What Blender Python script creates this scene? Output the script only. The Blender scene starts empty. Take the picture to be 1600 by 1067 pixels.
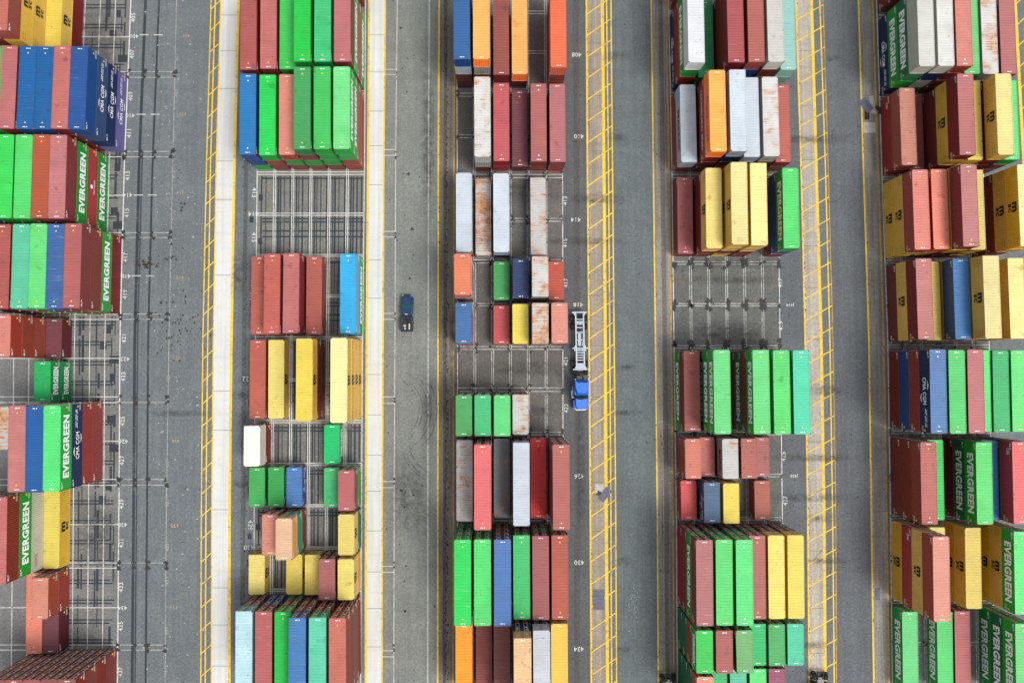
import bpy, bmesh, math, random
import numpy as np
from mathutils import Vector, Matrix
SC = bpy.context.scene
R_ = math.radians
random.seed(7)
# ------------------------------------------------------------------ camera, sky, sun, exposure
F_PX, CAM_H = 1102.6, 112.83
def _rot(a, b, c):
    ca, sa, cb, sb, cc, sc = math.cos(a), math.sin(a), math.cos(b), math.sin(b), math.cos(c), math.sin(c)
    return (np.array([[cc, -sc, 0], [sc, cc, 0], [0, 0, 1.]]) @ np.array([[cb, 0, sb], [0, 1, 0], [-sb, 0, cb]])
            @ np.array([[1, 0, 0], [0, ca, -sa], [0, sa, ca]]))
CR = _rot(.03821, -.018657, -.002853)
cam_d = bpy.data.cameras.new('drone_camera')
cam = bpy.data.objects.new('drone_camera', cam_d)
SC.collection.objects.link(cam)
cam_d.sensor_width = 36.0
cam_d.lens = F_PX / 1600 * 36
cam_d.clip_start = 1.0
cam_d.clip_end = 3000.0
cam.matrix_world = Matrix.Translation((0, 0, CAM_H)) @ Matrix([list(r) for r in CR]).to_4x4()
SC.camera = cam

SUN_EL, SUN_AZ = 58.0, 125.0        # elevation, compass bearing of the sun (from +Y clockwise)
world = bpy.data.worlds.new('World')
SC.world = world
world.use_nodes = True
wn = world.node_tree
wn.nodes.clear()
w_out = wn.nodes.new('ShaderNodeOutputWorld')
w_bg = wn.nodes.new('ShaderNodeBackground')
w_sky = wn.nodes.new('ShaderNodeTexSky')
w_sky.sky_type = 'NISHITA'
w_sky.sun_disc = False
w_sky.sun_elevation = R_(SUN_EL)
w_sky.sun_rotation = R_(SUN_AZ)
w_sky.dust_density = 3.0
w_hsv = wn.nodes.new('ShaderNodeHueSaturation')     # a cloud layer greys the sky
w_hsv.inputs['Saturation'].default_value = 0.24
wn.links.new(w_sky.outputs[0], w_hsv.inputs['Color'])
wn.links.new(w_hsv.outputs[0], w_bg.inputs['Color'])
w_bg.inputs['Strength'].default_value = 0.15
wn.links.new(w_bg.outputs[0], w_out.inputs['Surface'])
sun_d = bpy.data.lights.new('sun', 'SUN')
sun_d.energy = 1.5
sun_d.angle = R_(22)
sun_d.color = (1.0, 0.96, 0.9)
sun = bpy.data.objects.new('sun', sun_d)
SC.collection.objects.link(sun)
sun.rotation_euler = (R_(90 - SUN_EL), 0, R_(180 - SUN_AZ))
SC.view_settings.view_transform = 'Standard'
SC.view_settings.look = 'None'
SC.view_settings.gamma = 1
SC.view_settings.exposure = 0.42

# ------------------------------------------------------------------ mapping of the site survey (photo pixels -> metres)
def P(px, py, z=0.0):
    d = CR @ np.array([px - 800., -(py - 533.5), -F_PX])
    t = (CAM_H - z) / -d[2]
    return float(d[0] * t), float(d[1] * t)
def proj(x, y, z):
    v = CR.T @ np.array([x, y, z - CAM_H])
    return v[0] / -v[2] * F_PX + 800, 533.5 - v[1] / -v[2] * F_PX
KY = [0, 260, 530, 797, 1067]
def knot(v, y):
    if y <= 0: return v[0] + (v[1] - v[0]) * y / 260
    if y >= 1067: return v[4] + (v[4] - v[3]) * (y - 1067) / 270
    return float(np.interp(y, KY, v))

# ------------------------------------------------------------------ materials
def lin(c):
    return tuple(((v / 255) / 12.92 if v / 255 <= .04045 else ((v / 255 + .055) / 1.055) ** 2.4) for v in c)
class NT:
    def __init__(s, name):
        s.m = bpy.data.materials.new(name); s.m.use_nodes = True
        s.t = s.m.node_tree; s.n = s.t.nodes; s.b = s.n['Principled BSDF']
    def L(s, a, b): s.t.links.new(a, b)
    def noise(s, vec, scale, detail=4, rough=.6):
        n = s.n.new('ShaderNodeTexNoise'); n.inputs['Scale'].default_value = scale
        n.inputs['Detail'].default_value = detail; n.inputs['Roughness'].default_value = rough
        s.L(vec, n.inputs['Vector']); return n.outputs['Fac']
    def ramp(s, fac, a, b, va=0., vb=1.):
        n = s.n.new('ShaderNodeMapRange'); n.inputs[1].default_value = a; n.inputs[2].default_value = b
        n.inputs[3].default_value = va; n.inputs[4].default_value = vb; n.clamp = True
        s.L(fac, n.inputs[0]); return n.outputs[0]
    def mix(s, fac, a, b, mode='MIX'):
        n = s.n.new('ShaderNodeMix'); n.data_type = 'RGBA'; n.blend_type = mode
        for sock, v in ((n.inputs[0], fac), (n.inputs[6], a), (n.inputs[7], b)):
            if isinstance(v, (int, float)): sock.default_value = v
            elif isinstance(v, tuple): sock.default_value = (*v[:3], 1)
            else: s.L(v, sock)
        return n.outputs[2]
    def math(s, op, a, b=0.):
        n = s.n.new('ShaderNodeMath'); n.operation = op
        for sock, v in ((n.inputs[0], a), (n.inputs[1], b)):
            if isinstance(v, (int, float)): sock.default_value = v
            else: s.L(v, sock)
        return n.outputs[0]
    def coords(s, rand=True, scale=(1, 1, 1), kind='Object'):
        tc = s.n.new('ShaderNodeTexCoord'); mp = s.n.new('ShaderNodeMapping')
        s.L(tc.outputs[kind], mp.inputs['Vector']); mp.inputs['Scale'].default_value = scale
        if rand:
            oi = s.n.new('ShaderNodeObjectInfo')
            cx = s.n.new('ShaderNodeCombineXYZ')
            s.L(s.math('MULTIPLY', oi.outputs['Random'], 97.), cx.inputs[0])
            s.L(s.math('MULTIPLY', oi.outputs['Random'], 53.), cx.inputs[1])
            s.L(s.math('MULTIPLY', oi.outputs['Random'], 71.), cx.inputs[2])
            s.L(cx.outputs[0], mp.inputs['Location'])
        return mp.outputs[0]
def plain(name, rgb, rough=.6, metal=0., var=.12):
    k = NT(name); c = lin(rgb)
    v = k.coords(True)
    f = k.ramp(k.noise(v, 2.5, 5), .3, .7)
    k.L(k.mix(f, tuple(x * (1 - var) for x in c), tuple(min(1, x * (1 + var)) for x in c)), k.b.inputs['Base Color'])
    k.b.inputs['Roughness'].default_value = rough; k.b.inputs['Metallic'].default_value = metal
    return k.m
def paint(name, rgb, rust=0.1, grime=.3, rough=.5, faded=False, gain=1.):
    """Weathered container paint: tonal drift, scuffs, dirt, rust."""
    k = NT(name); c = tuple(x * gain for x in lin(rgb))
    v = k.coords(True)
    vs = k.coords(True, (.45, 5.0, .45) if faded else (.5, 3.0, .5))       # streaks following the ribs
    big = k.ramp(k.noise(v, .35, 3), .3, .7)
    base = k.mix(big, tuple(x * .90 for x in c), tuple(min(1, x * 1.07) for x in c))
    # each container has its own fade
    oi = k.n.new('ShaderNodeObjectInfo')
    hs = k.n.new('ShaderNodeHueSaturation')
    k.L(k.ramp(oi.outputs['Random'], 0, 1, .84 if faded else .92, 1.1), hs.inputs['Value'])
    k.L(k.ramp(k.math('FRACT', k.math('MULTIPLY', oi.outputs['Random'], 7.3)), 0, 1, .88, 1.06), hs.inputs['Saturation'])
    k.L(k.ramp(k.math('FRACT', k.math('MULTIPLY', oi.outputs['Random'], 13.7)), 0, 1, .493, .507), hs.inputs['Hue'])
    k.L(base, hs.inputs['Color']); base = hs.outputs[0]
    st = k.ramp(k.noise(vs, 1.3, 5, .7), .52, .8, 0, grime)
    base = k.mix(st, base, tuple(x * .55 + .03 for x in c))
    if faded:   # pale scuffs and dark patches left by lifting gear
        def own(mul, lo=0.):      # how dirty this one container is
            return k.ramp(k.math('FRACT', k.math('MULTIPLY', oi.outputs['Random'], mul)), 0, 1, lo, 1)
        vf = k.coords(True, (.35, 9.0, .35))
        base = k.mix(k.math('MULTIPLY', k.ramp(k.noise(vf, 1.2, 3, .7), .38, .66), .20), base, tuple(x * .45 for x in c))
        sc = k.math('MULTIPLY', k.ramp(k.noise(vs, .9, 6, .75), .60, .68, 0, .8), own(31.7))
        base = k.mix(sc, base, tuple(x * .5 + .24 for x in c))
        bl = k.math('MULTIPLY', k.ramp(k.noise(v, .8, 4, .6), .62, .66, 0, .75), own(19.1))
        base = k.mix(bl, base, tuple(x * .5 for x in c))
        wd = k.math('MULTIPLY', k.ramp(k.noise(v, .28, 5, .7), .5, .72, 0, .5), own(41.3))
        base = k.mix(wd, base, tuple(x * .62 + .01 for x in c))
        sp = k.math('MULTIPLY', k.ramp(k.noise(v, 2.6, 2, .5), .69, .73, 0, .85), own(11.9, .3))
        base = k.mix(sp, base, (.06, .045, .035))
    vr = k.coords(True, (.30, 6.5, .4)) if faded else vs
    rs = k.math('ADD', k.noise(vr, 1.0, 6, .75), k.math('MULTIPLY', k.math('SUBTRACT', k.noise(v, .45, 3), .5), .8))
    lo = .80 - rust * .34
    rf = k.ramp(rs, lo, lo + .12, 0, .92)
    rc = k.mix(k.ramp(k.noise(v, 2., 4), .35, .65), (.24, .09, .035), (.62, .30, .13))
    base = k.mix(rf, base, rc)
    k.L(base, k.b.inputs['Base Color'])
    k.b.inputs['Roughness'].default_value = rough
    return k.m
def pavement(name, rgb, var=.18, streak=.12, spots=.5, rough=.9, crack=.0, tint=None):
    k = NT(name); c = tuple(x * .95 for x in lin(rgb))
    tc = k.n.new('ShaderNodeTexCoord'); v = tc.outputs['Object']
    mp = k.n.new('ShaderNodeMapping'); k.L(v, mp.inputs[0]); mp.inputs['Scale'].default_value = (1.6, .035, 1); vy = mp.outputs[0]
    mp2 = k.n.new('ShaderNodeMapping'); k.L(v, mp2.inputs[0]); mp2.inputs['Scale'].default_value = (.05, .9, 1); vx = mp2.outputs[0]
    q = .12 if var < .06 else min(1., .25 + var * 4)
    c = tuple(x * (1 + .36 * q) for x in c)
    b = k.mix(k.ramp(k.noise(v, .08, 6, .62), .38, .62), tuple(x * (1 - var) for x in c), tuple(x * (1 + var * .8) for x in c))
    if tint:
        b = k.mix(k.ramp(k.noise(vx, .45, 5, .6), .46, .60, 0, .7), b, tuple(lin(tint)))
        b = k.mix(k.ramp(k.noise(vx, .8, 6, .7), .52, .62, 0, .6), b, tuple(x * .5 for x in c))
    b = k.mix(k.ramp(k.noise(v, .19, 7, .75), .46, .60, 0, .55 * q), b, (c[0] * .66, c[1] * .72, c[2] * .80))
    b = k.mix(k.ramp(k.noise(v, .33, 8, .78), .47, .58, 0, .60 * q), b, tuple(x * .62 for x in c))
    b = k.mix(k.ramp(k.noise(v, .25, 6, .75), .52, .62, 0, .45 * q), b, (c[0] * 1.28, c[1] * 1.26, c[2] * 1.18))
    b = k.mix(k.ramp(k.noise(vy, 1.0, 6, .65), .44, .62, 0, min(1, streak * 1.7)), b, tuple(x * .48 for x in c))
    b = k.mix(k.ramp(k.noise(vy, 1.9, 5, .65), .52, .66, 0, min(1, streak * 1.3)), b, tuple(min(1, x * 1.35) for x in c))
    b = k.mix(k.ramp(k.noise(vx, 1.0, 4, .6), .54, .66, 0, streak * 1.2), b, tuple(x * .55 for x in c))
    b = k.mix(k.ramp(k.noise(v, 1.1, 6, .7), .52, .64, 0, spots * .8), b, tuple(x * .6 for x in c))
    b = k.mix(k.ramp(k.noise(v, .42, 8, .78), .56, .64, 0, .35 * q), b, tuple(min(1, x * 1.5) for x in c))
    b = k.mix(k.ramp(k.noise(v, 2.3, 4, .7), .46, .58, 0, .75 * q), b, tuple(x * .62 for x in c))
    b = k.mix(k.ramp(k.noise(v, 3.3, 4, .7), .53, .62, 0, .6 * q), b, tuple(min(1, x * 1.4) for x in c))
    b = k.mix(k.ramp(k.noise(v, 1.7, 2, .5), .66, .70, 0, spots), b, tuple(x * .3 for x in c))
    b = k.mix(k.ramp(k.noise(v, 6.5, 2, .5), .42, .60, 0, .45 * q), b, tuple(x * .6 for x in c))
    if crack:
        vo = k.n.new('ShaderNodeTexVoronoi'); vo.feature = 'DISTANCE_TO_EDGE'; vo.inputs['Scale'].default_value = .11
        wv = k.n.new('ShaderNodeVectorMath'); wv.operation = 'ADD'
        nn = k.n.new('ShaderNodeTexNoise'); nn.inputs['Scale'].default_value = .6; k.L(v, nn.inputs['Vector'])
        k.L(v, wv.inputs[0]); k.L(nn.outputs['Color'], wv.inputs[1]); k.L(wv.outputs[0], vo.inputs['Vector'])
        b = k.mix(k.ramp(vo.outputs['Distance'], 0, .008, crack, 0), b, tuple(x * .35 for x in c))
    k.L(b, k.b.inputs['Base Color']); k.b.inputs['Roughness'].default_value = rough
    bp = k.n.new('ShaderNodeBump'); bp.inputs['Strength'].default_value = .25; bp.inputs['Distance'].default_value = .02
    k.L(k.noise(v, 14., 3), bp.inputs['Height']); k.L(bp.outputs[0], k.b.inputs['Normal'])
    return k.m
def road_paint(name, rgb, under, wear=.5, scale=1.2):
    k = NT(name); tc = k.n.new('ShaderNodeTexCoord'); v = tc.outputs['Object']
    c = lin(rgb); u = lin(under)
    f = k.ramp(k.math('ADD', k.noise(v, scale, 7, .75), k.math('MULTIPLY', k.noise(v, .13, 3), .35)), .60 + (1 - wear) * .22, .78 + (1 - wear) * .22, 0, .85)
    b = k.mix(k.ramp(k.noise(v, .5, 3), .3, .7), c, tuple(x * .80 for x in c))
    k.L(k.mix(f, b, u), k.b.inputs['Base Color']); k.b.inputs['Roughness'].default_value = .75
    return k.m

# colour code: words, roof colour (bleached, sky light painted in), wall colour (side shade painted in), rust
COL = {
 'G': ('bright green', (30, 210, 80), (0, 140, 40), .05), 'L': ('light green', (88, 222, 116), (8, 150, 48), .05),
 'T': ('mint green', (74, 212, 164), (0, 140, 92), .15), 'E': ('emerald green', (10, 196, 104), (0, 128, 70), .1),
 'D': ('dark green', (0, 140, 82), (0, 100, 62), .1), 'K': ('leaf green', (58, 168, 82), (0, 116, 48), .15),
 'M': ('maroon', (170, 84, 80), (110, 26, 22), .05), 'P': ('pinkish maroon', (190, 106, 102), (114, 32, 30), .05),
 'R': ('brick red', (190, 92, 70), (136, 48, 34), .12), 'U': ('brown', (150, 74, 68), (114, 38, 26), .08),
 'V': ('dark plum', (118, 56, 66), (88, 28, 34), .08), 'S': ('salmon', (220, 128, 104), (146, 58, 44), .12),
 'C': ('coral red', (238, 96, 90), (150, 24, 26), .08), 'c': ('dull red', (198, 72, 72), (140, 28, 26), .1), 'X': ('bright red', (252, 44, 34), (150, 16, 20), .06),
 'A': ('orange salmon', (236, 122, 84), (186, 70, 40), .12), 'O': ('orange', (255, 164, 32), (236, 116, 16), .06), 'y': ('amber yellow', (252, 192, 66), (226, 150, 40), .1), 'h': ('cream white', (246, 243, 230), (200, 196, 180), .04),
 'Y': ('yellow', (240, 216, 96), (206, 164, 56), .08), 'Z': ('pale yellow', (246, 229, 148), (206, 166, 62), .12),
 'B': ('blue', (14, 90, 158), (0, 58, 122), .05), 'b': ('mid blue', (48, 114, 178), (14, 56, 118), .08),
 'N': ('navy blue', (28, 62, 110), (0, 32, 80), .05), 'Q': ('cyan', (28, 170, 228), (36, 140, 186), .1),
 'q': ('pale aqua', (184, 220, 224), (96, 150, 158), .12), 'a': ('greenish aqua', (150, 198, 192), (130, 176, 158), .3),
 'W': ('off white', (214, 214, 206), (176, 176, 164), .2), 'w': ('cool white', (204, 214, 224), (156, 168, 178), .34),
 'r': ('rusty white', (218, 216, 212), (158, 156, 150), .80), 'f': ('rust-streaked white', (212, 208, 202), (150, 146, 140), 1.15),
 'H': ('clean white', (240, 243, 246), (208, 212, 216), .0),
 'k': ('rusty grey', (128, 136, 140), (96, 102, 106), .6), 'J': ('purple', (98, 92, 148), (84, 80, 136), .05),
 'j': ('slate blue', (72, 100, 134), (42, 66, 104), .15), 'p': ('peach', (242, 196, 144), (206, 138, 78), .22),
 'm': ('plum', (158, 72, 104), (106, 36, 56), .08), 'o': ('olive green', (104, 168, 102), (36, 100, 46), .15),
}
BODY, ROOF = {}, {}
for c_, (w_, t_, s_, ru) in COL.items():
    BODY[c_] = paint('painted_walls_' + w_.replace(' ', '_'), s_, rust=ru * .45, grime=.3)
    ROOF[c_] = paint('bleached_skylit_roof_' + w_.replace(' ', '_'), t_, rust=ru, grime=.25, rough=.6, faded=True, gain=.78)  # roof copy of the paint: fading plus sky light put into the colour
M_RUST = plain('rusty_casting', (128, 84, 66), .8)
M_DARKSTEEL = plain('dark_steel', (44, 42, 42), .6)
M_WHITE = plain('white_lettering', (232, 234, 234), .6, 0, .04)
M_BLACK = plain('black_lettering', (20, 20, 22), .6)
M_RED = plain('red_lettering', (190, 30, 35), .6)
M_BLUEL = plain('blue_lettering', (20, 50, 150), .6)
M_YMARK = plain('yellow_marking', (240, 190, 50), .6)
M_ROD = plain('galvanised_rods', (205, 198, 192), .5)
M_STAR = plain('sky_blue_panel', (80, 165, 205), .6)

# ------------------------------------------------------------------ mesh helpers
class MB:
    def __init__(s): s.v, s.f, s.mi = [], [], []
    def quad(s, a, b, c, d, m=0):
        n = len(s.v); s.v += [a, b, c, d]; s.f.append((n, n + 1, n + 2, n + 3)); s.mi.append(m)
    def poly(s, pts, m=0):
        n = len(s.v); s.v += list(pts); s.f.append(tuple(range(n, n + len(pts)))); s.mi.append(m)
    def box(s, x0, x1, y0, y1, z0, z1, m=0):
        n = len(s.v)
        s.v += [(x0, y0, z0), (x1, y0, z0), (x1, y1, z0), (x0, y1, z0), (x0, y0, z1), (x1, y0, z1), (x1, y1, z1), (x0, y1, z1)]
        for q in ((0, 3, 2, 1), (4, 5, 6, 7), (0, 1, 5, 4), (1, 2, 6, 5), (2, 3, 7, 6), (3, 0, 4, 7)):
            s.f.append(tuple(n + i for i in q)); s.mi.append(m)
    def prism(s, pts, z0, z1, m=0, top=None):
        """vertical prism from a plan outline (ccw); top = optional different outline"""
        n = len(s.v); t = top or pts; k = len(pts)
        s.v += [(x, y, z0) for x, y in pts] + [(x, y, z1) for x, y in t]
        s.f.append(tuple(n + i for i in range(k))[::-1]); s.mi.append(m)
        s.f.append(tuple(n + k + i for i in range(k))); s.mi.append(m)
        for i in range(k):
            j = (i + 1) % k
            s.f.append((n + i, n + j, n + k + j, n + k + i)); s.mi.append(m)
    def cyl(s, p0, p1, r, seg=16, m=0, r1=None):
        p0, p1 = Vector(p0), Vector(p1); d = (p1 - p0).normalized(); r1 = r if r1 is None else r1
        u = d.orthogonal().normalized(); w = d.cross(u); n = len(s.v)
        for p, rr in ((p0, r), (p1, r1)):
            for i in range(seg):
                a = 2 * math.pi * i / seg
                s.v.append(tuple(p + (u * math.cos(a) + w * math.sin(a)) * rr))
        s.f.append(tuple(n + i for i in range(seg))[::-1]); s.mi.append(m)
        s.f.append(tuple(n + seg + i for i in range(seg))); s.mi.append(m)
        for i in range(seg):
            j = (i + 1) % seg
            s.f.append((n + i, n + j, n + seg + j, n + seg + i)); s.mi.append(m)
    def mesh(s, name):
        me = bpy.data.meshes.new(name); me.from_pydata([tuple(p) for p in s.v], [], s.f)
        me.polygons.foreach_set('material_index', s.mi); me.update(); return me
def tag(o, label=None, cat=None, group=None, kind=None):
    if label: o['label'] = label
    if cat: o['category'] = cat
    if group: o['group'] = group
    if kind: o['kind'] = kind
    return o
def obj(name, me, mats=(), parent=None, loc=(0, 0, 0), rz=0.):
    o = bpy.data.objects.new(name, me); SC.collection.objects.link(o)
    if me is not None:
        for i, m in enumerate(mats):
            if len(me.materials) <= i: me.materials.append(m)
            if me.materials[i] is not m:
                o.material_slots[i].link = 'OBJECT'; o.material_slots[i].material = m
    o.location = loc; o.rotation_euler = (0, 0, rz)
    if parent: o.parent = parent
    return o
def empty(name, loc, rz=0.):
    o = bpy.data.objects.new(name, None); SC.collection.objects.link(o)
    o.empty_display_size = 1.0; o.location = loc; o.rotation_euler = (0, 0, rz); return o
_tc = {}
def text_tris(s, bold=0.0):
    """(verts2d, faces) of a text, normalised to unit box height and width returned"""
    key = (s, bold)
    if key in _tc: return _tc[key]
    cu = bpy.data.curves.new('t', 'FONT'); cu.body = s; cu.size = 1; cu.offset = bold; cu.resolution_u = 3
    cu.space_character = 1.08 if bold else 1.0
    o = bpy.data.objects.new('t', cu); SC.collection.objects.link(o)
    dg = bpy.context.evaluated_depsgraph_get()
    me = bpy.data.meshes.new_from_object(o.evaluated_get(dg))
    v = np.array([tuple(q.co)[:2] for q in me.vertices]); f = [tuple(p.vertices) for p in me.polygons]
    bpy.data.objects.remove(o); bpy.data.meshes.remove(me); bpy.data.curves.remove(cu)
    v = v - (v.min(0) + v.max(0)) / 2; sz = v.max(0) - v.min(0); v = v / sz
    _tc[key] = (v, f, sz); return _tc[key]
def put_text(mb, s, w, h, fn, bold=0.0, m=0):
    """adds text of width w, height h; fn maps (u,v)->3D"""
    v, f, sz = text_tris(s, bold)
    if w is None: w = h * sz[0] / sz[1]
    n = len(mb.v); mb.v += [fn(a * w, b * h) for a, b in v]
    mb.f += [tuple(n + i for i in q) for q in f]; mb.mi += [m] * len(f)

# ------------------------------------------------------------------ ground
M_ASPH = pavement('asphalt', (100, 106, 108), .17, .24, .35)
gm = MB(); gm.quad((-900, -900, 0), (900, -900, 0), (900, 900, 0), (-900, 900, 0))
tag(obj('ground', gm.mesh('ground'), [M_ASPH]), kind='structure')
def strip(mb, L, Rr, z, y0=-260, y1=1330, m=0, step=40):
    ys = list(range(y0, y1, step)) + [y1]
    for a, b in zip(ys, ys[1:]):
        p = [P(knot(L, a), a), P(knot(Rr, a), a), P(knot(Rr, b), b), P(knot(L, b), b)]
        mb.quad(*[(q[0], q[1], z) for q in (p[3], p[2], p[1], p[0])], m=m)
def off(v, d): return [x + d for x in v]
def zone(name, L, Rr, z, mat, **k):
    mb = MB(); strip(mb, L, Rr, z, **k); return tag(obj(name, mb.mesh(name), [mat]), kind='structure')
B1R = [204.6, 194.3, 187.5, 185.8, 183.5]     # right edge of the first block's slots
B2L = [403.5, 402.0, 399.0, 397.2, 396.0]
B3L = [713.6, 714.4, 714.9, 715.0, 715.3]
B4L = [1044.5, 1049.8, 1053.0, 1056.6, 1058.3]
B5L = [1369.5, 1377.6, 1387.0, 1391.2, 1394.2]
zone('block_pavement', off(B1R, -420), B1R, .004, pavement('block_paving_grey', (112, 112, 110), .2, .2, .6))
zone('block_pavement', B2L, off(B2L, 168), .004, pavement('block_paving_warm', (114, 113, 107), .22, .12, .6, tint=(126, 122, 108)))
zone('block_pavement', off(B3L, -3), off(B3L, 167), .004, pavement('block_paving_dark', (96, 93, 89), .28, .2, .8, tint=(112, 106, 92)))
zone('block_pavement', off(B4L, -2), off(B4L, 167), .004, pavement('block_paving_stained', (94, 96, 93), .32, .15, .9, tint=(118, 114, 92)))
zone('block_pavement', off(B5L, -2), off(B5L, 162), .004, pavement('block_paving_light', (100, 100, 98), .22, .2, .6))
YA = [[329.9, 322.6, 317.0, 314.6, 313.7], [336.6, 328.9, 324.6, 321.8, 320.8], [345.1, 337.8, 333.5, 330.9, 330.4], [372.8, 366.1, 361.6, 358.6, 358.3]]
YB = [[577.0, 575.0, 573.0, 571.8, 571.5], [602.0, 599.4, 598.3, 597.0, 596.6]]
YC = [[686.2, 685.0, 684.5, 684.0, 683.8], [711.0, 709.3, 708.8, 708.2, 708.0]]
YD = [[916.2, 917.8, 920.4, 922.4, 924.0], [941.1, 943.7, 945.8, 947.0, 949.5], [947.7, 950.7, 952.8, 954.5, 955.8], [954.6, 957.0, 959.6, 962.0, 963.4]]
YE = [[1017.4, 1020.8, 1024.0, 1027.0, 1028.5], [1041.6, 1045.4, 1048.9, 1051.9, 1052.8]]
YF = [[1243.3, 1251.6, 1258.0, 1262.0, 1264.3], [1268.0, 1275.4, 1283.2, 1287.6, 1289.6], [1280.7, 1289.6, 1296.6, 1300.8, 1303.5], [1286.0, 1294.0, 1301.5, 1306.0, 1307.0]]
YG = [[1341.3, 1349.0, 1357.7, 1361.3, 1365.3], [1363.3, 1372.0, 1380.8, 1385.3, 1389.4]]
YH = [[1586.0, 1600.0, 1611.0, 1617.0, 1622.0], [1608.0, 1622.0, 1633.0, 1639.0, 1644.0]]
zone('lane_pavement', YB[1], YC[0], .004, pavement('lane_asphalt_warm', (118, 122, 116), .16, .22, .3))
zone('lane_pavement', YD[3], YE[0], .004, pavement('lane_asphalt_cool', (95, 103, 104), .15, .28, .35))
zone('lane_pavement', off(B3L, 167), YD[0], .004, pavement('lane_asphalt_dark', (86, 88, 90), .14, .2, .5))
zone('lane_pavement', YF[3], YG[0], .004, pavement('lane_asphalt_slate', (93, 97, 100), .16, .28, .4))
zone('lane_pavement', off(B4L, 167), YF[0], .004, pavement('lane_asphalt_slate', (92, 96, 99), .14, .16, .4))
M_CONCW = pavement('white_concrete', (208, 209, 206), .05, .14, .05)
zone('runway_strip', YA[2], YA[3], .005, M_CONCW)
zone('runway_strip', YB[0], YB[1], .005, M_CONCW)
zone('runway_strip', YC[0], YC[1], .005, pavement('worn_concrete', (116, 110, 98), .16, .6, .5))
zone('runway_strip', YD[0], off(YD[1], -2), .005, pavement('tan_concrete', (150, 140, 126), .10, .5, .25))
zone('runway_strip', YE[0], YE[1], .005, pavement('grey_concrete', (136, 132, 124), .12, .6, .35))
zone('runway_strip', YF[0], off(YF[1], -2), .005, pavement('pale_tan_concrete', (170, 162, 150), .12, .45, .3))
zone('runway_strip', YG[0], YG[1], .005, pavement('grey_concrete', (136, 133, 126), .12, .6, .35))
# tyre-darkened bands
M_TYRE = pavement('tyre_darkened_asphalt', (80, 79, 76), .2, .4, .7)
zone('tyre_band', off(YC[0], 8), off(YC[0], 13), .009, pavement('tyre_darkened_concrete', (88, 84, 76), .2, .7, .8))
zone('tyre_band', off(B3L, 182), off(B3L, 191), .009, M_TYRE)
zone('tyre_band', off(B2L, -21), off(B2L, -14), .009, pavement('tyre_darkened_margin', (84, 86, 86), .2, .5, .8))
zone('tyre_band', off(YE[0], 11), off(YE[0], 18), .009, pavement('tyre_darkened_concrete', (104, 100, 94), .15, .6, .5))

# painted lines
M_YEL = road_paint('yellow_road_paint', (244, 200, 46), (124, 116, 94), .66, 1.6)
M_YELW = road_paint('worn_yellow_road_paint', (206, 152, 48), (104, 98, 86), .8)
M_WHT = road_paint('white_road_paint', (214, 214, 208), (112, 112, 108), .68, 1.8)
M_WHTW = road_paint('worn_white_road_paint', (196, 196, 190), (110, 110, 106), .95, 1.8)
M_BLK = road_paint('blacked_out_paint', (46, 54, 62), (104, 104, 100), .4, .6)
def pline(mb, kn, w, z=.012, y0=-260, y1=1330, m=0):
    ys = list(range(y0, y1, 40)) + [y1]
    for a, b in zip(ys, ys[1:]):
        ax, ay = P(knot(kn, a), a); bx, by = P(knot(kn, b), b)
        mb.quad((bx - w / 2, by, z), (bx + w / 2, by, z), (ax + w / 2, ay, z), (ax - w / 2, ay, z), m)
def seg(mb, x0, y0, x1, y1, w, z=.012, m=0):
    a = Vector(P(x0, y0)); b = Vector(P(x1, y1)); d = (b - a).normalized(); n = Vector((-d.y, d.x)) * w / 2
    mb.quad((a.x - n.x, a.y - n.y, z), (a.x + n.x, a.y + n.y, z), (b.x + n.x, b.y + n.y, z), (b.x - n.x, b.y - n.y, z), m)
ym = MB()
for kn, w, m in ((YA[0], .17, 0), (YA[1], .2, 0), (YA[2], .2, 0), (YA[3], .42, 0), (YB[0], .34, 0), (YB[1], .27, 0), (YC[0], .23, 0), (YC[1], .22, 1),
                 (YD[0], .26, 0), (YD[1], .5, 0), (YD[2], .2, 0), (YD[3], .2, 0), (YE[0], .22, 0), (YE[1], .25, 1), (YF[0], .24, 0), (YF[1], .46, 0),
                 (YF[2], .2, 0), (YF[3], .14, 1), (YG[0], .26, 0), (YG[1], .28, 1), (YH[0], .5, 0)):
    pline(ym, kn, w, .014, m=m)
def hatch(LK, RK, ystart, rise, w, gap=3.53, z=.018, m=0, cut=None):
    y = ystart
    while y > -250: y -= 34
    yy = y; py = y
    while py < 1330:
        x0, x1 = knot(LK, py), knot(RK, py - rise)
        if cut: x0 = x0 + (x1 - x0) * cut[0]; xx = x0
        seg(ym, knot(LK, py), py, x1, py - rise, w, z, m)
        wx, wy = P(knot(LK, py), py)
        wy -= gap
        py = proj(wx, wy, 0)[1]
hatch(YA[0], YA[2], 22, 15, .15)
hatch(YD[0], YD[3], 34, 27, .17)
hatch(YF[0], YF[3], 44, 24, .17)
hatch(YH[0], YH[1], 20, 20, .17)
tag(obj('yellow_lane_markings', ym.mesh('yellow_lane_markings'), [M_YEL, M_YELW]), kind='structure')
# faint half-erased diagonals on the white strip
fm = MB(); y = -240
while y < 1320:
    xa, xb = knot(YA[2], y) + 8, knot(YA[3], y) - 3
    for t0, t1 in ((0, .3), (.45, .62), (.78, 1)):
        if random.random() < .75:
            seg(fm, xa + (xb - xa) * t0, y - 17 * t0, xa + (xb - xa) * t1, y - 17 * t1, .13, .010)
    y += 34.3
tag(obj('faded_diagonal_markings', fm.mesh('faded'), [road_paint('faded_yellow_paint', (228, 204, 140), (214, 214, 212), .9)]), kind='structure')
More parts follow.
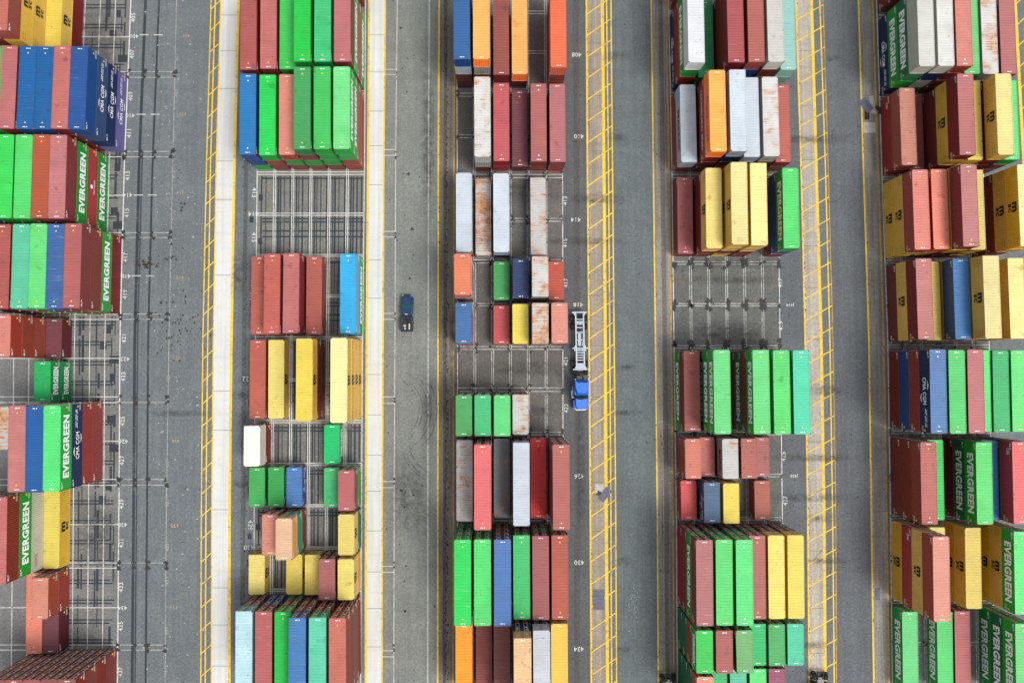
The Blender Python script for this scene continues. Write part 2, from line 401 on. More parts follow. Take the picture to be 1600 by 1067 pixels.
# expansion joints across the concrete strips
jm = MB()
for LK, RK, ys in ((YA[2], YA[3], [24, 80, 139, 252, 312, 430, 611, 672, 796, 918, 976, 1040]), (YB[0], YB[1], [55, 113, 174, 228, 289, 406, 466, 585, 648, 711, 767, 829, 893, 950, 1010]),
                   (YC[0], YC[1], [40, 110, 180, 262, 330, 395, 470, 545, 610, 690, 760, 840, 910, 1000]), (YD[0], YD[1], [68, 150, 236, 315, 380, 461, 540, 620, 753, 830, 920, 1010]),
                   (YE[0], YE[1], [60, 140, 218, 300, 385, 470, 545, 626, 686, 740, 870, 930, 1003]), (YF[0], YF[1], [80, 165, 250, 332, 384, 450, 530, 600, 690, 735, 860, 950, 1020]),
                   (YG[0], YG[1], [60, 150, 232, 330, 438, 534, 610, 700, 799, 899, 946, 981, 1023])):
    for y in ys: seg(jm, knot(LK, y), y, knot(RK, y), y, .07, .011)
tag(obj('expansion_joints', jm.mesh('joints'), [plain('joint_filler', (104, 104, 102), .9)]), kind='structure')

# bay grid -----------------------------------------------------------
PITCH = {2: 28.4, 3: 27.9, 4: 28.1, 5: 26.9}
BL = {2: B2L, 3: B3L, 4: B4L, 5: B5L}
wm = MB()
pline(wm, off(YB[1], 18.8), .1, .012); pline(wm, off(YC[0], -15.5), .11, .012)
pline(wm, B1R, .17, .012)
pline(wm, [276, 270, 264, 260, 258], .07, .012, y0=0, y1=1067, m=1)
for i in range(1, 16): pline(wm, off(B1R, -23.7 * i), .13, .012)
for b in (2, 3, 4, 5):
    K = BL[b]
    pline(wm, off(K, 0), .14, .012)
    for i in range(1, 6):
        for d in (-1.5, 1.5): pline(wm, off(K, PITCH[b] * i - 1 + d), .12, .012, m=(0 if b == 2 else 1))
    pline(wm, off(K, PITCH[b] * 6 - 2.8), .13, .012)
def cross(b, ys, x0, x1, w=.13, m=0):
    K = BL.get(b, B1R)
    for y in ys: seg(wm, knot(K, y) + x0, y, knot(K, y) + x1, y, w, .016, m)
cross(1, [58, 112.6, 121.4, 180, 237, 245.4, 305.4, 363.7, 371.3, 431, 490.7, 499, 559.8, 619.8, 628.7, 689, 748.8, 757.7, 819, 879, 887, 948.8, 1007, 1015], -330, 0)
cross(1, [112.6, 121.4, 237, 245.4, 363.7, 371.3, 490.7, 499, 628.7, 748.8, 757.7, 879, 1007, 1015], 0, 72, .09, 1)
for y in (55, 179, 305, 431): cross(1, [y], 16, 30, .13); cross(1, [y], 38, 52, .13)
cross(2, [4, 75, 142, 147, 207, 269, 273, 333.3, 336.8, 397.8, 400.6, 461, 464, 526.5, 530, 592, 595, 656.6, 660, 723.4, 726.6, 788, 791, 854, 857, 919.8, 923, 984, 987, 1049, 1052], 0, 168)
cross(3, [18, 22, 80, 84, 146, 151, 211, 215.6, 273, 278, 341.5, 346, 406, 411, 474.5, 478, 541.4, 545.7, 606, 611.5, 675, 679, 743, 747, 808, 813, 877, 881, 942, 946, 1008, 1012], 0, 165, m=1)
cross(4, [18, 22, 82, 86, 145, 150, 210, 214, 273, 278, 341, 345, 409, 413, 474.5, 478, 540, 544, 606, 610, 675, 679, 740.5, 744.5, 808, 812, 877, 881, 942, 946, 1008, 1012], 0, 166, m=1)
cross(5, [24, 29, 88, 92, 152, 156, 214, 218, 277, 281, 343, 347, 407, 411, 474, 478, 539, 543, 606, 610, 673, 677, 741, 745, 806, 810, 872, 876, 938, 942, 1003, 1007], 0, 158, m=1)
for y in (108.8, 117.1, 234, 243, 361.7, 370.6, 489.7, 499, 619.8, 630, 752, 761.5, 884.3, 893.4, 1016, 1025.5):
    seg(wm, knot(YB[1], y), y, knot(YB[1], y) + 18.8, y, .1, .016)
tag(obj('white_slot_markings', wm.mesh('slots'), [M_WHT, M_WHTW]), kind='structure')
# blacked-out former markings
bm_ = MB()
for dx, w in ((23, .45), (44, .32)):
    pline(bm_, off(B1R, dx), w, .010, y0=-20, y1=1090)
pline(bm_, off(B1R, 27.5), .2, .0105, y0=240, y1=1090)
for y0, y1 in ((0, 120), (235, 365), (495, 1010)):      # block one
    for dx in (-8, -13, -33, -37, -58, -63, -81, -86, -106):
        ya = y0
        while ya < y1:
            yb = min(y1, ya + random.uniform(18, 60))
            if random.random() < .72: seg(bm_, knot(B1R, ya) + dx, ya, knot(B1R, yb) + dx, yb, random.choice((.16, .25, .38)), .0085)
            ya = yb + random.uniform(0, 14)
    for y in np.arange(y0 + 8, y1, 31):
        for d in (0, 5): seg(bm_, knot(B1R, y) - 106, y + d, knot(B1R, y) - random.uniform(6, 14), y + d, .22, .009)
for y0, y1 in ((273, 400), (404, 526), (530, 656), (660, 724), (727, 790), (792, 855), (858, 920)):   # block two
    for i in range(6):
        xs = (7, 14) if i == 0 else (5, 8.5, 14.5, 24)
        for dx in xs:
            if i == 5 and dx > 15: dx = 21.5
            seg(bm_, knot(B2L, y0) + PITCH[2] * i + dx, y0 + 3, knot(B2L, y1) + PITCH[2] * i + dx, y1 - 2, random.choice((.16, .24, .3)), .0085)
    n2 = (8, 13) if y1 - y0 < 100 else (6, 69, 74, 88, 97)
    for d in n2: seg(bm_, knot(B2L, y0) + 8, y0 + d, knot(B2L, y0) + 166, y0 + d, .26, .009)
for y, dx in ((309, 1), (377, 1), (343, -13), (440, 1), (475, -10), (608, 1), (630, -12), (744, 1), (765, -12), (823, 1), (837, -12), (880, -12)):
    x = knot(B2L, y) + dx; seg(bm_, x + 5, y - 5, x + 5, y + 5, .65, .011)
for i, y in enumerate((22, 53, 92, 262, 330, 352, 515, 540, 562, 590, 655, 700, 760, 780)):
    x = knot(B1R, y) - (18, 26, 9, 12, 14, 8)[i % 6]; seg(bm_, x, y - 6, x, y + 6, .7 + .4 * (i % 3), .011)
tag(obj('blacked_out_markings', bm_.mesh('blackout'), [M_BLK]), kind='structure')

# bay numbers painted on the ground
nm = MB()
def ground_text(s, px, py, h, ang, m=0):
    h *= .92
    cx, cy = P(px, py); ca, sa = math.cos(R_(ang)), math.sin(R_(ang))
    put_text(nm, s, None, h, lambda u, v: (cx + (u * ca - v * sa) * 1, cy + u * sa + v * ca, .020), .012, m)
for s, x, y in (('405', 208, 28), ('407', 206, 85), ('409', 204, 151), ('411', 201.5, 209), ('413', 199.5, 275), ('415', 198, 333), ('417', 196, 402), ('419', 195, 460),
                ('421', 193.5, 529), ('423', 192.5, 588.5), ('425', 191.5, 658), ('427', 190.5, 719), ('429', 189.5, 787), ('431', 189.5, 849), ('433', 189, 917), ('435', 188.5, 978), ('437', 188, 1049)):
    ground_text(s, x, y, .75, 90)
for s, x, y in (('406', 209.5, 57.3), ('410', 203.5, 181), ('414', 199.5, 305), ('418', 197, 431.5), ('422', 195.5, 561), ('426', 193, 689.5), ('430', 191.5, 819.5), ('434', 191.5, 949.5)):
    ground_text(s, x, y, .72, 180)
for s, x, y in (('413', 397.5, 301), ('415', 397, 371), ('429', 391.5, 820), ('417', 393.5, 463)): ground_text(s, x, y, .8, -90)
for s, x, y in (('414', 396, 334.6), ('422', 387, 592), ('430', 389, 855)): ground_text(s, x, y, .8, 180)
for s, x, y in (('408', 901, 86), ('410', 904.5, 213.5), ('414', 899.8, 343.5), ('418', 903.5, 476), ('426', 905, 744), ('430', 905, 878.5), ('434', 904.5, 1013.5)):
    ground_text(s, x, y, .78, 180)
for s, x, y in (('413', 883, 314), ('415', 883, 380), ('417', 884, 442), ('421', 884, 565), ('423', 884.5, 638)): ground_text(s, x, y, .72, 90)
for s, x, y in (('417', 1219, 442), ('419', 1220, 509), ('425', 1224, 713), ('427', 1227, 782)): ground_text(s, x, y, .75, 90)
for s, x, y in (('J418', 1235, 476), ('J426', 1241, 743)): ground_text(s, x, y, .68, 180)
for s, x, y, a in (('407', 276, 90, 90), ('409', 275, 146, 90), ('411', 272.5, 212, 90), ('413', 271, 273, 90), ('415', 269.5, 339, 90), ('423', 263, 592, 90), ('427', 261.5, 725, 90),
                   ('429', 261, 785, 90), ('431', 261, 855, 90), ('433', 260.5, 907, 90), ('435', 260, 985, 90), ('437', 259, 1048, 90)):
    ground_text(s, x, y, .62, a, 2)
for s, x, y in (('406', 291, 56.5), ('410', 286, 178.5), ('414', 282, 301.5), ('418', 281.5, 434), ('422', 276.5, 559), ('426', 274.5, 689), ('430', 273.5, 821), ('434', 272, 948.5)):
    ground_text(s, x, y, .6, 180, 1)
tag(obj('bay_numbers', nm.mesh('numbers'), [M_WHT, road_paint('faded_gold_paint', (178, 158, 112), (116, 116, 112), .95), road_paint('faded_white_paint', (160, 162, 160), (116, 116, 112), 1.0)]), kind='structure')

# oil and rubber stains
sm = MB()
def blob(mb, px, py, r, z, m=0, sx=1., n=14):
    cx, cy = P(px, py); ph = random.random() * 6
    pts = []
    for i in range(n):
        a = 2 * math.pi * i / n
        rr = r * (1 + .28 * math.sin(3 * a + ph) + random.uniform(-.28, .28))
        pts.append((cx + rr * sx * math.cos(a), cy + rr * math.sin(a), z))
    mb.poly(pts, m)
zc = [0]
def zz():
    zc[0] = (zc[0] + 1) % 40; return .0222 + zc[0] * .0002
for b, ys in ((3, [146, 151, 211, 216, 273, 279, 341, 346, 407, 411, 474, 479, 541, 546, 606, 611, 675, 679, 812]), (4, [409, 414, 474, 479, 537, 542, 677, 741, 745, 808]),
              (5, [24, 153, 279, 343, 409, 474, 540, 606, 675, 745, 808, 872, 940, 1005])):
    for y in ys:
        for i in range(7):
            for ox in (-2.7, 2.7):
                if (i == 0 and ox < 0) or (i == 6 and ox > 0): continue
                for sg_ in (-1, 1):
                    if random.random() < .45: continue
                    r_ = random.uniform(.26, .52) if (b == 4 and y < 700) else random.uniform(.14, .32)
                    x_ = knot(BL[b], y) + PITCH[b] * i - 1 + ox + random.uniform(-.8, .8); y_ = y + sg_ * random.uniform(2, 4.5)
                    blob(sm, x_, y_, r_, zz(), 0, .75)
                    for _ in range(4): blob(sm, x_ + random.uniform(-4.5, 4.5), y_ + random.uniform(-5, 5), random.uniform(.04, .12), zz())
for y in (112, 121, 237, 246, 364, 371, 491, 499, 620, 629, 749, 758, 879, 887, 1007, 1015):
    for dx in (0, 25, 46, 74):
        for _ in range(3): blob(sm, knot(B1R, y) + dx + random.uniform(-2.5, 2.5), y + random.uniform(-2, 2), random.uniform(.1, .32), zz())
    for _ in range(2): blob(sm, knot(YB[1], y) + 18.8, y + random.uniform(-3, 3), random.uniform(.08, .2), zz())
for _ in range(75): blob(sm, random.gauss(275, 22), random.gauss(510, 30), random.uniform(.06, .2), zz(), 0, .7)
for _ in range(22): blob(sm, random.gauss(228, 9), random.gauss(412, 4), random.uniform(.08, .3), zz())
for x, y, r in ((626, 44, .22), (637, 92, .12), (636, 144, .14), (638, 272, .22), (644, 358, .24), (640.5, 435, .22), (627, 766, .24), (633, 769, .16), (646, 773, .15), (632, 792, .14), (634, 884, .14), (633, 954.5, .22), (679, 947, .14), (632, 908, .14)):
    blob(sm, x, y, r, zz())
for _ in range(260):
    x = random.choice((random.uniform(200, 315), random.uniform(604, 684), random.uniform(892, 916), random.uniform(966, 1016), random.uniform(1220, 1245), random.uniform(1306, 1344)))
    blob(sm, x, random.uniform(0, 1067), random.uniform(.04, .13), zz())
for _ in range(420):     # drip line of the yard trucks
    x, s = random.choice(((697, 2.5), (905, 4), (383, 2.5), (1233, 5), (1032, 4)))
    blob(sm, random.gauss(x, s), random.uniform(0, 1067), random.uniform(.05, .17), zz(), 0, .6)
for yy_ in range(-4, 1075, 9):       # rubber crumbs down the middle of the worn strip
    for _ in range(3): blob(sm, random.gauss(697.5, 1.6), yy_ + random.uniform(-4, 4), random.uniform(.08, .24), zz(), 0, .55)
for _ in range(16):                 # torn patches in the first lane
    cx_, cy_ = random.choice(((285, 318), (263, 385), (270, 402), (293, 463), (262, 474))) ; blob(sm, random.gauss(cx_, 7), random.gauss(cy_, 5), random.uniform(.1, .26), zz(), 0, .7)
for yy_ in range(0, 1070, 7):
    if random.random() < .6: blob(sm, random.gauss(383, 2.6), yy_, random.uniform(.06, .2), zz(), 0, .6)
# cracks and pits along the strip edges
for K in (YD[0], YF[0], YC[0], YG[0]):
    for _ in range(70):
        y = random.uniform(0, 1067); blob(sm, knot(K, y) + random.uniform(.6, 2.2), y, random.uniform(.06, .16), zz(), 0, .5)
M_OIL = plain('oil_stain', (46, 45, 45), .7, 0, .35)
tag(obj('oil_stains', sm.mesh('stains'), [M_OIL]), kind='structure')
pm = MB()      # small pale paint scraps on the first lane
for _ in range(130): blob(pm, random.gauss(272, 26), random.uniform(0, 1067), random.uniform(.05, .14), zz() + .01, 0, 1.2, 7)
for _ in range(90): blob(pm, random.gauss(990, 6), random.gauss(945, 13), random.uniform(.02, .08), zz() + .01, 0, 1, 7)
tag(obj('paint_scraps', pm.mesh('scraps'), [road_paint('chipped_white_paint', (176, 178, 174), (118, 120, 118), .9, 3)]), kind='structure')
def soft_stain(name, x0, y0, x1, y1, z, rgb=(58, 58, 58), amt=.6, sc=1.):
    """a soft-edged dark smear of rubber and oil"""
    k = NT('rubber_smear'); tc = k.n.new('ShaderNodeTexCoord'); v = tc.outputs['Generated']
    sp = k.n.new('ShaderNodeSeparateXYZ'); k.L(v, sp.inputs[0])
    def edge(o): return k.math('MULTIPLY', k.ramp(o, 0, .35), k.ramp(o, 1, .65))
    e = k.math('MULTIPLY', edge(sp.outputs[0]), edge(sp.outputs[1]))
    n = k.ramp(k.noise(tc.outputs['Object'], .9 * sc, 6, .7), .35, .65)
    a = k.math('MULTIPLY', k.math('MULTIPLY', e, n), amt)
    k.b.inputs['Base Color'].default_value = (*lin(rgb), 1); k.b.inputs['Roughness'].default_value = .8
    k.L(a, k.b.inputs['Alpha'])
    mb = MB(); a_, b_, c_, d_ = P(x0, y1), P(x1, y1), P(x1, y0), P(x0, y0)
    mb.quad((*a_, z), (*b_, z), (*c_, z), (*d_, z)); tag(obj(name, mb.mesh(name), [k.m]), kind='structure')
zs = .034
for x0, y0, x1, y1 in ((942, 80, 985, 96), (946, 208, 985, 222), (880, 302, 985, 320), (800, 370, 990, 384), (740, 560, 900, 592), (960, 568, 1000, 580), (790, 632, 880, 650),
                       (950, 640, 1010, 650), (960, 868, 990, 884), (960, 1008, 990, 1020), (1060, 500, 1210, 536), (1190, 708, 1360, 722), (1190, 770, 1340, 785), (1255, 802, 1310, 818),
                       (1255, 870, 1330, 882), (1195, 210, 1350, 226), (1285, 86, 1320, 98), (1052, 430, 1230, 445), (1255, 600, 1330, 620), (1240, 1000, 1300, 1016), (360, 748, 395, 764),
                       (360, 610, 400, 625), (368, 585, 400, 600), (225, 640, 330, 652), (360, 380, 385, 470), (720, 280, 890, 320), (1050, 404, 1225, 420), (655, 570, 684, 720),
                       (1380, 930, 1420, 950), (700, 405, 720, 700), (900, 600, 915, 860), (600, 700, 680, 850), (655, 40, 684, 400), (115, 770, 190, 890), (100, 0, 200, 120), (420, 930, 560, 930.5)):
    if y1 - y0 < 1: continue
    soft_stain('rubber_smear', x0, y0, x1, y1, zs, amt=.48); zs += .0003
# curved tyre marks in the lane between blocks two and three
tm = MB()
for cx, cy, r, a0, a1 in ((603, 640, 52, -60, 40), (603, 640, 57, -50, 55), (603, 640, 66, -62, 30), (603, 640, 71, -45, 58), (604, 641, 79, -30, 45), (690, 692, 50, 115, 178), (690, 692, 57, 120, 170), (690, 692, 62, 112, 165), (1300, 300, 16, 20, 120), (1310, 890, 40, 200, 250), (660, 820, 40, -30, 70), (1305, 810, 50, 200, 260), (1330, 215, 30, 150, 220)):
    pr = None
    for i in range(17):
        a = R_(a0 + (a1 - a0) * i / 16); q = (cx + r * math.cos(a), cy + r * math.sin(a))
        if pr: seg(tm, *pr, *q, .2, .031 + .0002 * (i % 2))
        pr = q
k_ = NT('tyre_mark'); k_.b.inputs['Base Color'].default_value = (*lin((66, 68, 68)), 1); tcx = k_.n.new('ShaderNodeTexCoord')
k_.L(k_.ramp(k_.noise(tcx.outputs['Object'], 1.2, 6, .7), .4, .7, 0, .55), k_.b.inputs['Alpha'])
tag(obj('tyre_marks', tm.mesh('tyre_marks'), [k_.m]), kind='structure')

# ------------------------------------------------------------------ shipping containers
W, H40, H20 = 2.438, 2.68, 2.62
def wave(a, b, pitch, depth, inv=False):
    """trapezoid rib profile from a to b: list of (pos, inset)"""
    n = max(1, round((b - a) / pitch)); p = (b - a) / n; o = []
    for i in range(n):
        s = a + p * i
        o += [(s, 0), (s + .30 * p, 0), (s + .5 * p, depth), (s + .80 * p, depth)]
    o.append((b, 0)); return o
def container_meshes(Ln, H):
    out = {}
    hw, hl = W / 2, Ln / 2
    b = MB()                                                    # walls: two long sides, closed south end, floor
    pr = wave(-hl + .12, hl - .12, .30, .04)
    for sx in (-1, 1):
        for (a, da), (c, dc) in zip(pr, pr[1:]):
            xa, xc = sx * (hw - .02 - da), sx * (hw - .02 - dc)
            q = [(xa, a, .14), (xc, c, .14), (xc, c, H - .09), (xa, a, H - .09)]
            b.quad(*(q if sx > 0 else q[::-1]))
    pr = wave(-hw + .12, hw - .12, .26, .04)
    for (a, da), (c, dc) in zip(pr, pr[1:]):
        ya, yc = -hl + .03 + da, -hl + .03 + dc
        b.quad((a, ya, .14), (c, yc, .14), (c, yc, H - .11), (a, ya, H - .11))
    b.box(-hw + .08, hw - .08, -hl + .1, hl - .1, .06, .13)
    m = b                                                       # two-line code block on both long walls, yellow hazard label
    for sx in (-1, 1):
        X = sx * (hw - .012)
        yq = hl - .35 if sx < 0 else -(hl - .35)
        for row, (w_, hh) in enumerate(((1.0, .13), (.6, .08))):
            z_ = H - .32 - .2 * row; n = 8
            for k in range(n):
                if k == 4: continue
                ya = yq + (-1 if sx < 0 else 1) * (k * w_ / n - .1)
                y0, y1 = sorted((ya, ya + (-1 if sx < 0 else 1) * w_ / n * .8)); x0, x1 = sorted((X, X + sx * .006))
                m.box(x0, x1, y0, y1, z_ - hh, z_, 1)
        for row in range(2):
            yq2 = -yq; x0, x1 = sorted((X, X + sx * .006))
            ya = yq2; y0, y1 = sorted((ya - .6, ya + .6))
            m.box(x0, x1, y0, y1, .55 + row * .22, .60 + row * .22, 1)
        y0 = -yq - .15 if True else 0; x0, x1 = sorted((X, X + sx * .006))
        m.box(x0, x1, y0, y0 + .26, 1.1, 1.4, 2)
    out['walls'] = b.mesh('container_walls')
    f = MB()                                                    # frame: posts, rails, headers
    for sx in (-1, 1):
        for sy in (-1, 1):
            x0, x1 = sorted((sx * hw, sx * (hw - .12))); y0, y1 = sorted((sy * hl, sy * (hl - .12)))
            f.box(x0, x1, y0, y1, .12, H - .118)
        x0, x1 = sorted((sx * (hw - .003), sx * (hw - .07)))
        f.box(x0, x1, -hl + .17, hl - .17, H - .09, H - .012)
        f.box(x0, x1, -hl + .17, hl - .17, .03, .15)
    for sy in (-1, 1):
        y0, y1 = sorted((sy * (hl - .005), sy * (hl - .14)))
        f.box(-hw + .16, hw - .16, y0, y1, H - .13, H - .014)
        f.box(-hw + .16, hw - .16, y0, y1, .03, .15)
    out['frame'] = f.mesh('container_frame')
    r = MB()                                                    # roof: pressed ribs across, flat end plates
    zr = H - .022
    pr = wave(-hl + .45, hl - .45, .40, .022)
    for (a, da), (c, dc) in zip(pr, pr[1:]):
        r.quad((-hw + .065, a, zr - da), (hw - .065, a, zr - da), (hw - .065, c, zr - dc), (-hw + .065, c, zr - dc))
    for y0, y1 in ((-hl + .135, -hl + .45), (hl - .45, hl - .135)):
        r.quad((-hw + .065, y0, zr), (hw - .065, y0, zr), (hw - .065, y1, zr), (-hw + .065, y1, zr))
    # top faces of the rails and headers take the roof's sky-lightened colour: thin caps
    for sx in (-1, 1):
        x0, x1 = sorted((sx * (hw - .005), sx * (hw - .075)))
        r.box(x0, x1, -hl + .18, hl - .18, H - .0115, H - .006)
    for sy in (-1, 1):
        y0, y1 = sorted((sy * (hl - .007), sy * (hl - .142)))
        r.box(-hw + .165, hw - .165, y0, y1, H - .0135, H - .007)
    out['roof'] = r.mesh('container_roof')
    d = MB()                                                    # doors in the north end
    for x0, x1 in ((-hw + .125, -.01), (.01, hw - .125)):
        d.box(x0, x1, hl - .07, hl - .03, .16, H - .14, 0)
        for zq in (.55, 1.05, 1.55, 2.05): d.box(x0 + .05, x1 - .05, hl - .03, hl - .018, zq - .1, zq + .1, 0)
    d.box(-.01, .01, hl - .065, hl - .045, .16, H - .14, 1)
    for x in (-.85, -.35, .35, .85):
        d.cyl((x, hl + .012, .1), (x, hl + .012, H - .06), .032, 6, 2)
        for zq in (.3, 1.0, 1.7, 2.35): d.box(x - .055, x + .055, hl - .018, hl + .02, zq - .03, zq + .03, 2)
    for x in (-.6, .6): d.box(x - .26, x + .26, hl + .015, hl + .04, .98, 1.03, 2)
    d.box(.45, 1.0, hl - .016, hl - .010, H - .62, H - .50, 3); d.box(.55, 1.0, hl - .016, hl - .010, H - .9, H - .8, 3)
    d.box(-.8, -.5, hl - .016, hl - .008, H - .75, H - .45, 4); d.box(.55, .75, hl - .016, hl - .008, .9, 1.3, 3); d.box(-.72, -.45, hl - .016, hl - .008, 1.25, 1.5, 3)
    out['door'] = d.mesh('container_door')
    c = MB(); c.box(-.089, .089, -.081, .081, -.118, 0)
    c.box(-.035, .035, -.06, .06, -.001, .002, 1)
    out['casting'] = c.mesh('corner_casting')
    m = MB()                                                    # codes and height marks on the roof
    zt = H - .016
    for sy in (-1, 1):
        cy = sy * (hl - .33)
        for k in range(7):
            if k == 4: continue
            m.box(-.31 + k * .095, -.31 + k * .095 + .085, cy - .055, cy + .055, zt, zt + .003, 0)
    out['codes'] = m.mesh('roof_codes')
    m = MB()
    for sy in (-1, 1):
        cy = sy * (hl - 1.0)
        m.prism([(-.13, cy - .11), (.13, cy - .11), (0, cy + .15)], zt, zt + .004, 0)
    out['marks'] = m.mesh('height_marks')
    return out
L40, L20 = 12.192, 6.058
CM = {40: container_meshes(L40, H40), 20: container_meshes(L20, H20)}
DIM = {40: (L40, H40), 20: (L20, H20)}

def side_fn(sx, yc, zc, Ln):
    X = sx * (W / 2 - .008)
    return lambda u, v: (X, yc + (u if sx > 0 else -u), zc + v)
LET = {}
def lettering(brand, size, sx):
    key = (brand, size, sx)
    if key in LET: return LET[key]
    mb = MB(); Ln, H = DIM[size]; mats = [M_WHITE]; k = 1. if size == 40 else .5
    def F(yc, zc): return side_fn(sx, yc * sx, zc, Ln)
    if brand == 'ev': put_text(mb, 'EVERGREEN', (9.0 if size == 40 else 4.2), 1.45 if size == 40 else 1.2, F((.15 if size == 40 else .1), 1.32), .045)
    elif brand == 'eu': put_text(mb, 'EVERGREEN', 7.2 * k, 1.0, F(-.4 * k, 1.35), .03)
    elif brand == 'cm':
        put_text(mb, 'CMA CGM', 4.0 * k, .85 * (1 if size == 40 else .6), F(0, 1.25), .02)
        for t in (0, 1):       # the two little arcs over and under the name
            for i in range(8):
                s0, s1 = i / 8, (i + 1) / 8
                def arc(s): return ((-.2 - 1.3 * s) * k if t else (.4 + 1.3 * s) * k, (1.96 + .16 * math.sin(s * 3.1)) if t else (.52 - .16 * math.sin(s * 3.1)))
                (a, za), (c, zc_) = arc(s0), arc(s1); th = .07 * math.sin(math.pi * (s0 + .06)) + .03
                fn = side_fn(sx, 0, 0, Ln); p = [(a, za - th), (c, zc_ - th), (c, zc_ + th), (a, za + th)]
                mb.poly([fn(*q) for q in (p if (t == 0) == (sx > 0) or True else p[::-1])])
        for row in range(2):
            fn = side_fn(sx, 0, 0, Ln)
            for j in range(16):
                if (j * 7 + row) % 6 == 0: continue
                a = (2.6 + j * .17) * k; z = 1.62 - .3 * row
                mb.poly([fn(*q) for q in ((a, z), (a + .12 * k, z), (a + .12 * k, z + .17), (a, z + .17))])
    elif brand == 'ms':
        mats = [M_BLACK]
        put_text(mb, 'm', 1.5, .95, F(0, 1.72), .05); put_text(mb, 'sc', 1.25, .62, F(0, .80), .03)
        if size == 40:
            fn = side_fn(sx, 0, 0, Ln)
            for e in (-1, 1):
                for row in range(2):
                    a = e * 5.15
                    mb.poly([fn(*q) for q in ((a - .55, 2.0 - .5 * row), (a + .55, 2.0 - .5 * row), (a + .55, 2.04 - .5 * row), (a - .55, 2.04 - .5 * row))])
    elif brand == 'oo': mats = [M_RED]; put_text(mb, 'OOCL', 1.9, .6, F(-4.4 * k, 1.6), .02)
    elif brand == 'mk':
        mats = [M_BLACK, M_STAR]; put_text(mb, 'MAERSK', 6.6 * k, 1.0, F(.8 * k, 1.35), .02)
        fn = side_fn(sx, 0, 0, Ln); a = -4.6
        mb.poly([fn(*q) for q in ((a - .75, .6), (a + .75, .6), (a + .75, 2.1), (a - .75, 2.1))], 1)
    elif brand == 'hl': mats = [M_BLUEL]; put_text(mb, 'Hapag-Lloyd', 6.6 * k, 1.15, F(.8 * k, 1.3), .01)
    elif brand == 'hs': put_text(mb, 'HAMBURG SÜD', 9.2 * k, .85 if size == 40 else .7, F(0, 1.3), .0)
    elif brand == 'ca': put_text(mb, 'CAI', .95, .55, F(-4.6, 1.75), .02) if sx < 0 else put_text(mb, 'CAI', .95, .55, F(4.6, 1.75), .02)
    elif brand == 'tx':
        put_text(mb, 'TEXTAINER', 2.3, .34, F(.2, .9), .0)
        fn = side_fn(sx, 0, 0, Ln); n = 14
        mb.poly([fn(.2 + .33 * math.cos(2 * math.pi * i / n), 1.6 + .33 * math.sin(2 * math.pi * i / n)) for i in range(n)])
    LET[key] = (mb.mesh('lettering'), mats); return LET[key]
BRW = {'ev': 'white EVERGREEN lettering', 'eu': 'slim white EVERGREEN lettering'}
rust20 = {40: 0, 20: 0}

# layout: block -> rows.  stack: slot -> 'codes from the bottom up', colour[-lettering][*]
EV, MS = '-ev', '-ms'
ROWS = []
def row(block, ord_, yc, size, stacks, half=''):
    ROWS.append((block, ord_, yc, size, stacks, half))
# block one (slots counted from its right edge)
row(1, 1, 52.5, 40, {3: 'M Y-ms', 4: 'U U Y-ms Y-ms R', 5: 'U U M U M', 6: 'U U M U P'})
row(1, 2, 179, 40, {0: 'J-cm N-cm j-cm B', 1: 'U M U P', 2: 'B U N B', 3: 'U B B B', 4: 'M U N P', 5: 'G U G G', 6: 'U U U M'})
row(1, 3, 304.5, 40, {1: 'G-ev X-tx G-ev P', 2: 'U G M R', 3: 'G G U L', 4: 'U U G G', 5: 'U B U B', 6: 'U U U M'})
row(1, 4, 431, 40, {0: 'M G-ev U P', 1: 'U U U B', 2: 'G U B L', 3: 'U G U T', 4: 'U M M M', 5: 'U U U M'})
row(1, 5, 529, 20, {3: 'V', 4: 'U R R S', 5: 'U U R S'})
row(1, 6, 595, 20, {3: 'E-ev E-ev'})
row(1, 7, 688.7, 40, {1: 'R R N-cm L-ev', 2: 'U G G B', 3: 'U D G P'})
row(1, 7, 660, 20, {4: 'U D G f'}, ' in its upper half')
row(1, 8, 818, 40, {3: 'Y-ms', 4: 'W-oo W-oo G-ev P', 5: 'U D U M'})
row(1, 9, 947, 40, {4: 'A'})
row(1, 9, 917, 20, {3: 'R S'}, ' in its upper half')
row(1, 10, 978, 20, {3: 'V'})
row(1, 11, 1075, 40, {0: 'U U U U', 1: 'U M U U', 2: 'U U U M', 3: 'U U M U', 4: 'M U U U'})
# block two
row(2, 0, -46, 40, {5: 'U G-ev G-ev', 4: 'U U'})
row(2, 1, 83.5, 40, {0: 'U U M', 1: 'M U P', 2: 'U G G', 3: 'U G U G', 4: 'U U G-ev E', 5: 'G-ev R G-ev P'})
row(2, 2, 207.5, 40, {0: 'G B b', 1: 'U R G', 2: 'U G S', 3: 'U G U K', 4: 'U G G G', 5: 'R R G-ev L-ev'})
row(2, 4, 464, 40, {0: 'R', 1: 'M R', 2: 'M P', 3: 'R', 5: 'G-ev Q'})
row(2, 5, 592.7, 40, {0: 'R', 1: 'Y-ms', 3: 'U U Y-ms', 5: 'Z-ms Z-ms Z-ms Z-ms'})
row(2, 6, 691.5, 20, {0: 'U h', 4: 'E-ev'})
row(2, 7, 757, 20, {0: 'K', 1: 'K-ev', 2: 'b-cm', 4: 'E', 5: 'G-ev P'})
row(2, 8, 823, 20, {1: 'U S', 2: 'U T p', 5: 'D-ev Y-ms'})
row(2, 9, 889.5, 20, {0: 'Y-ms', 2: 'Y-ms', 3: 'Y', 4: 'U M', 5: 'Y-ms Y-ms'})
row(2, 10, 989, 40, {0: 'U U q', 1: 'B B P', 2: 'G U G', 3: 'U U U b', 4: 'U U U T', 5: 'U U U R'})
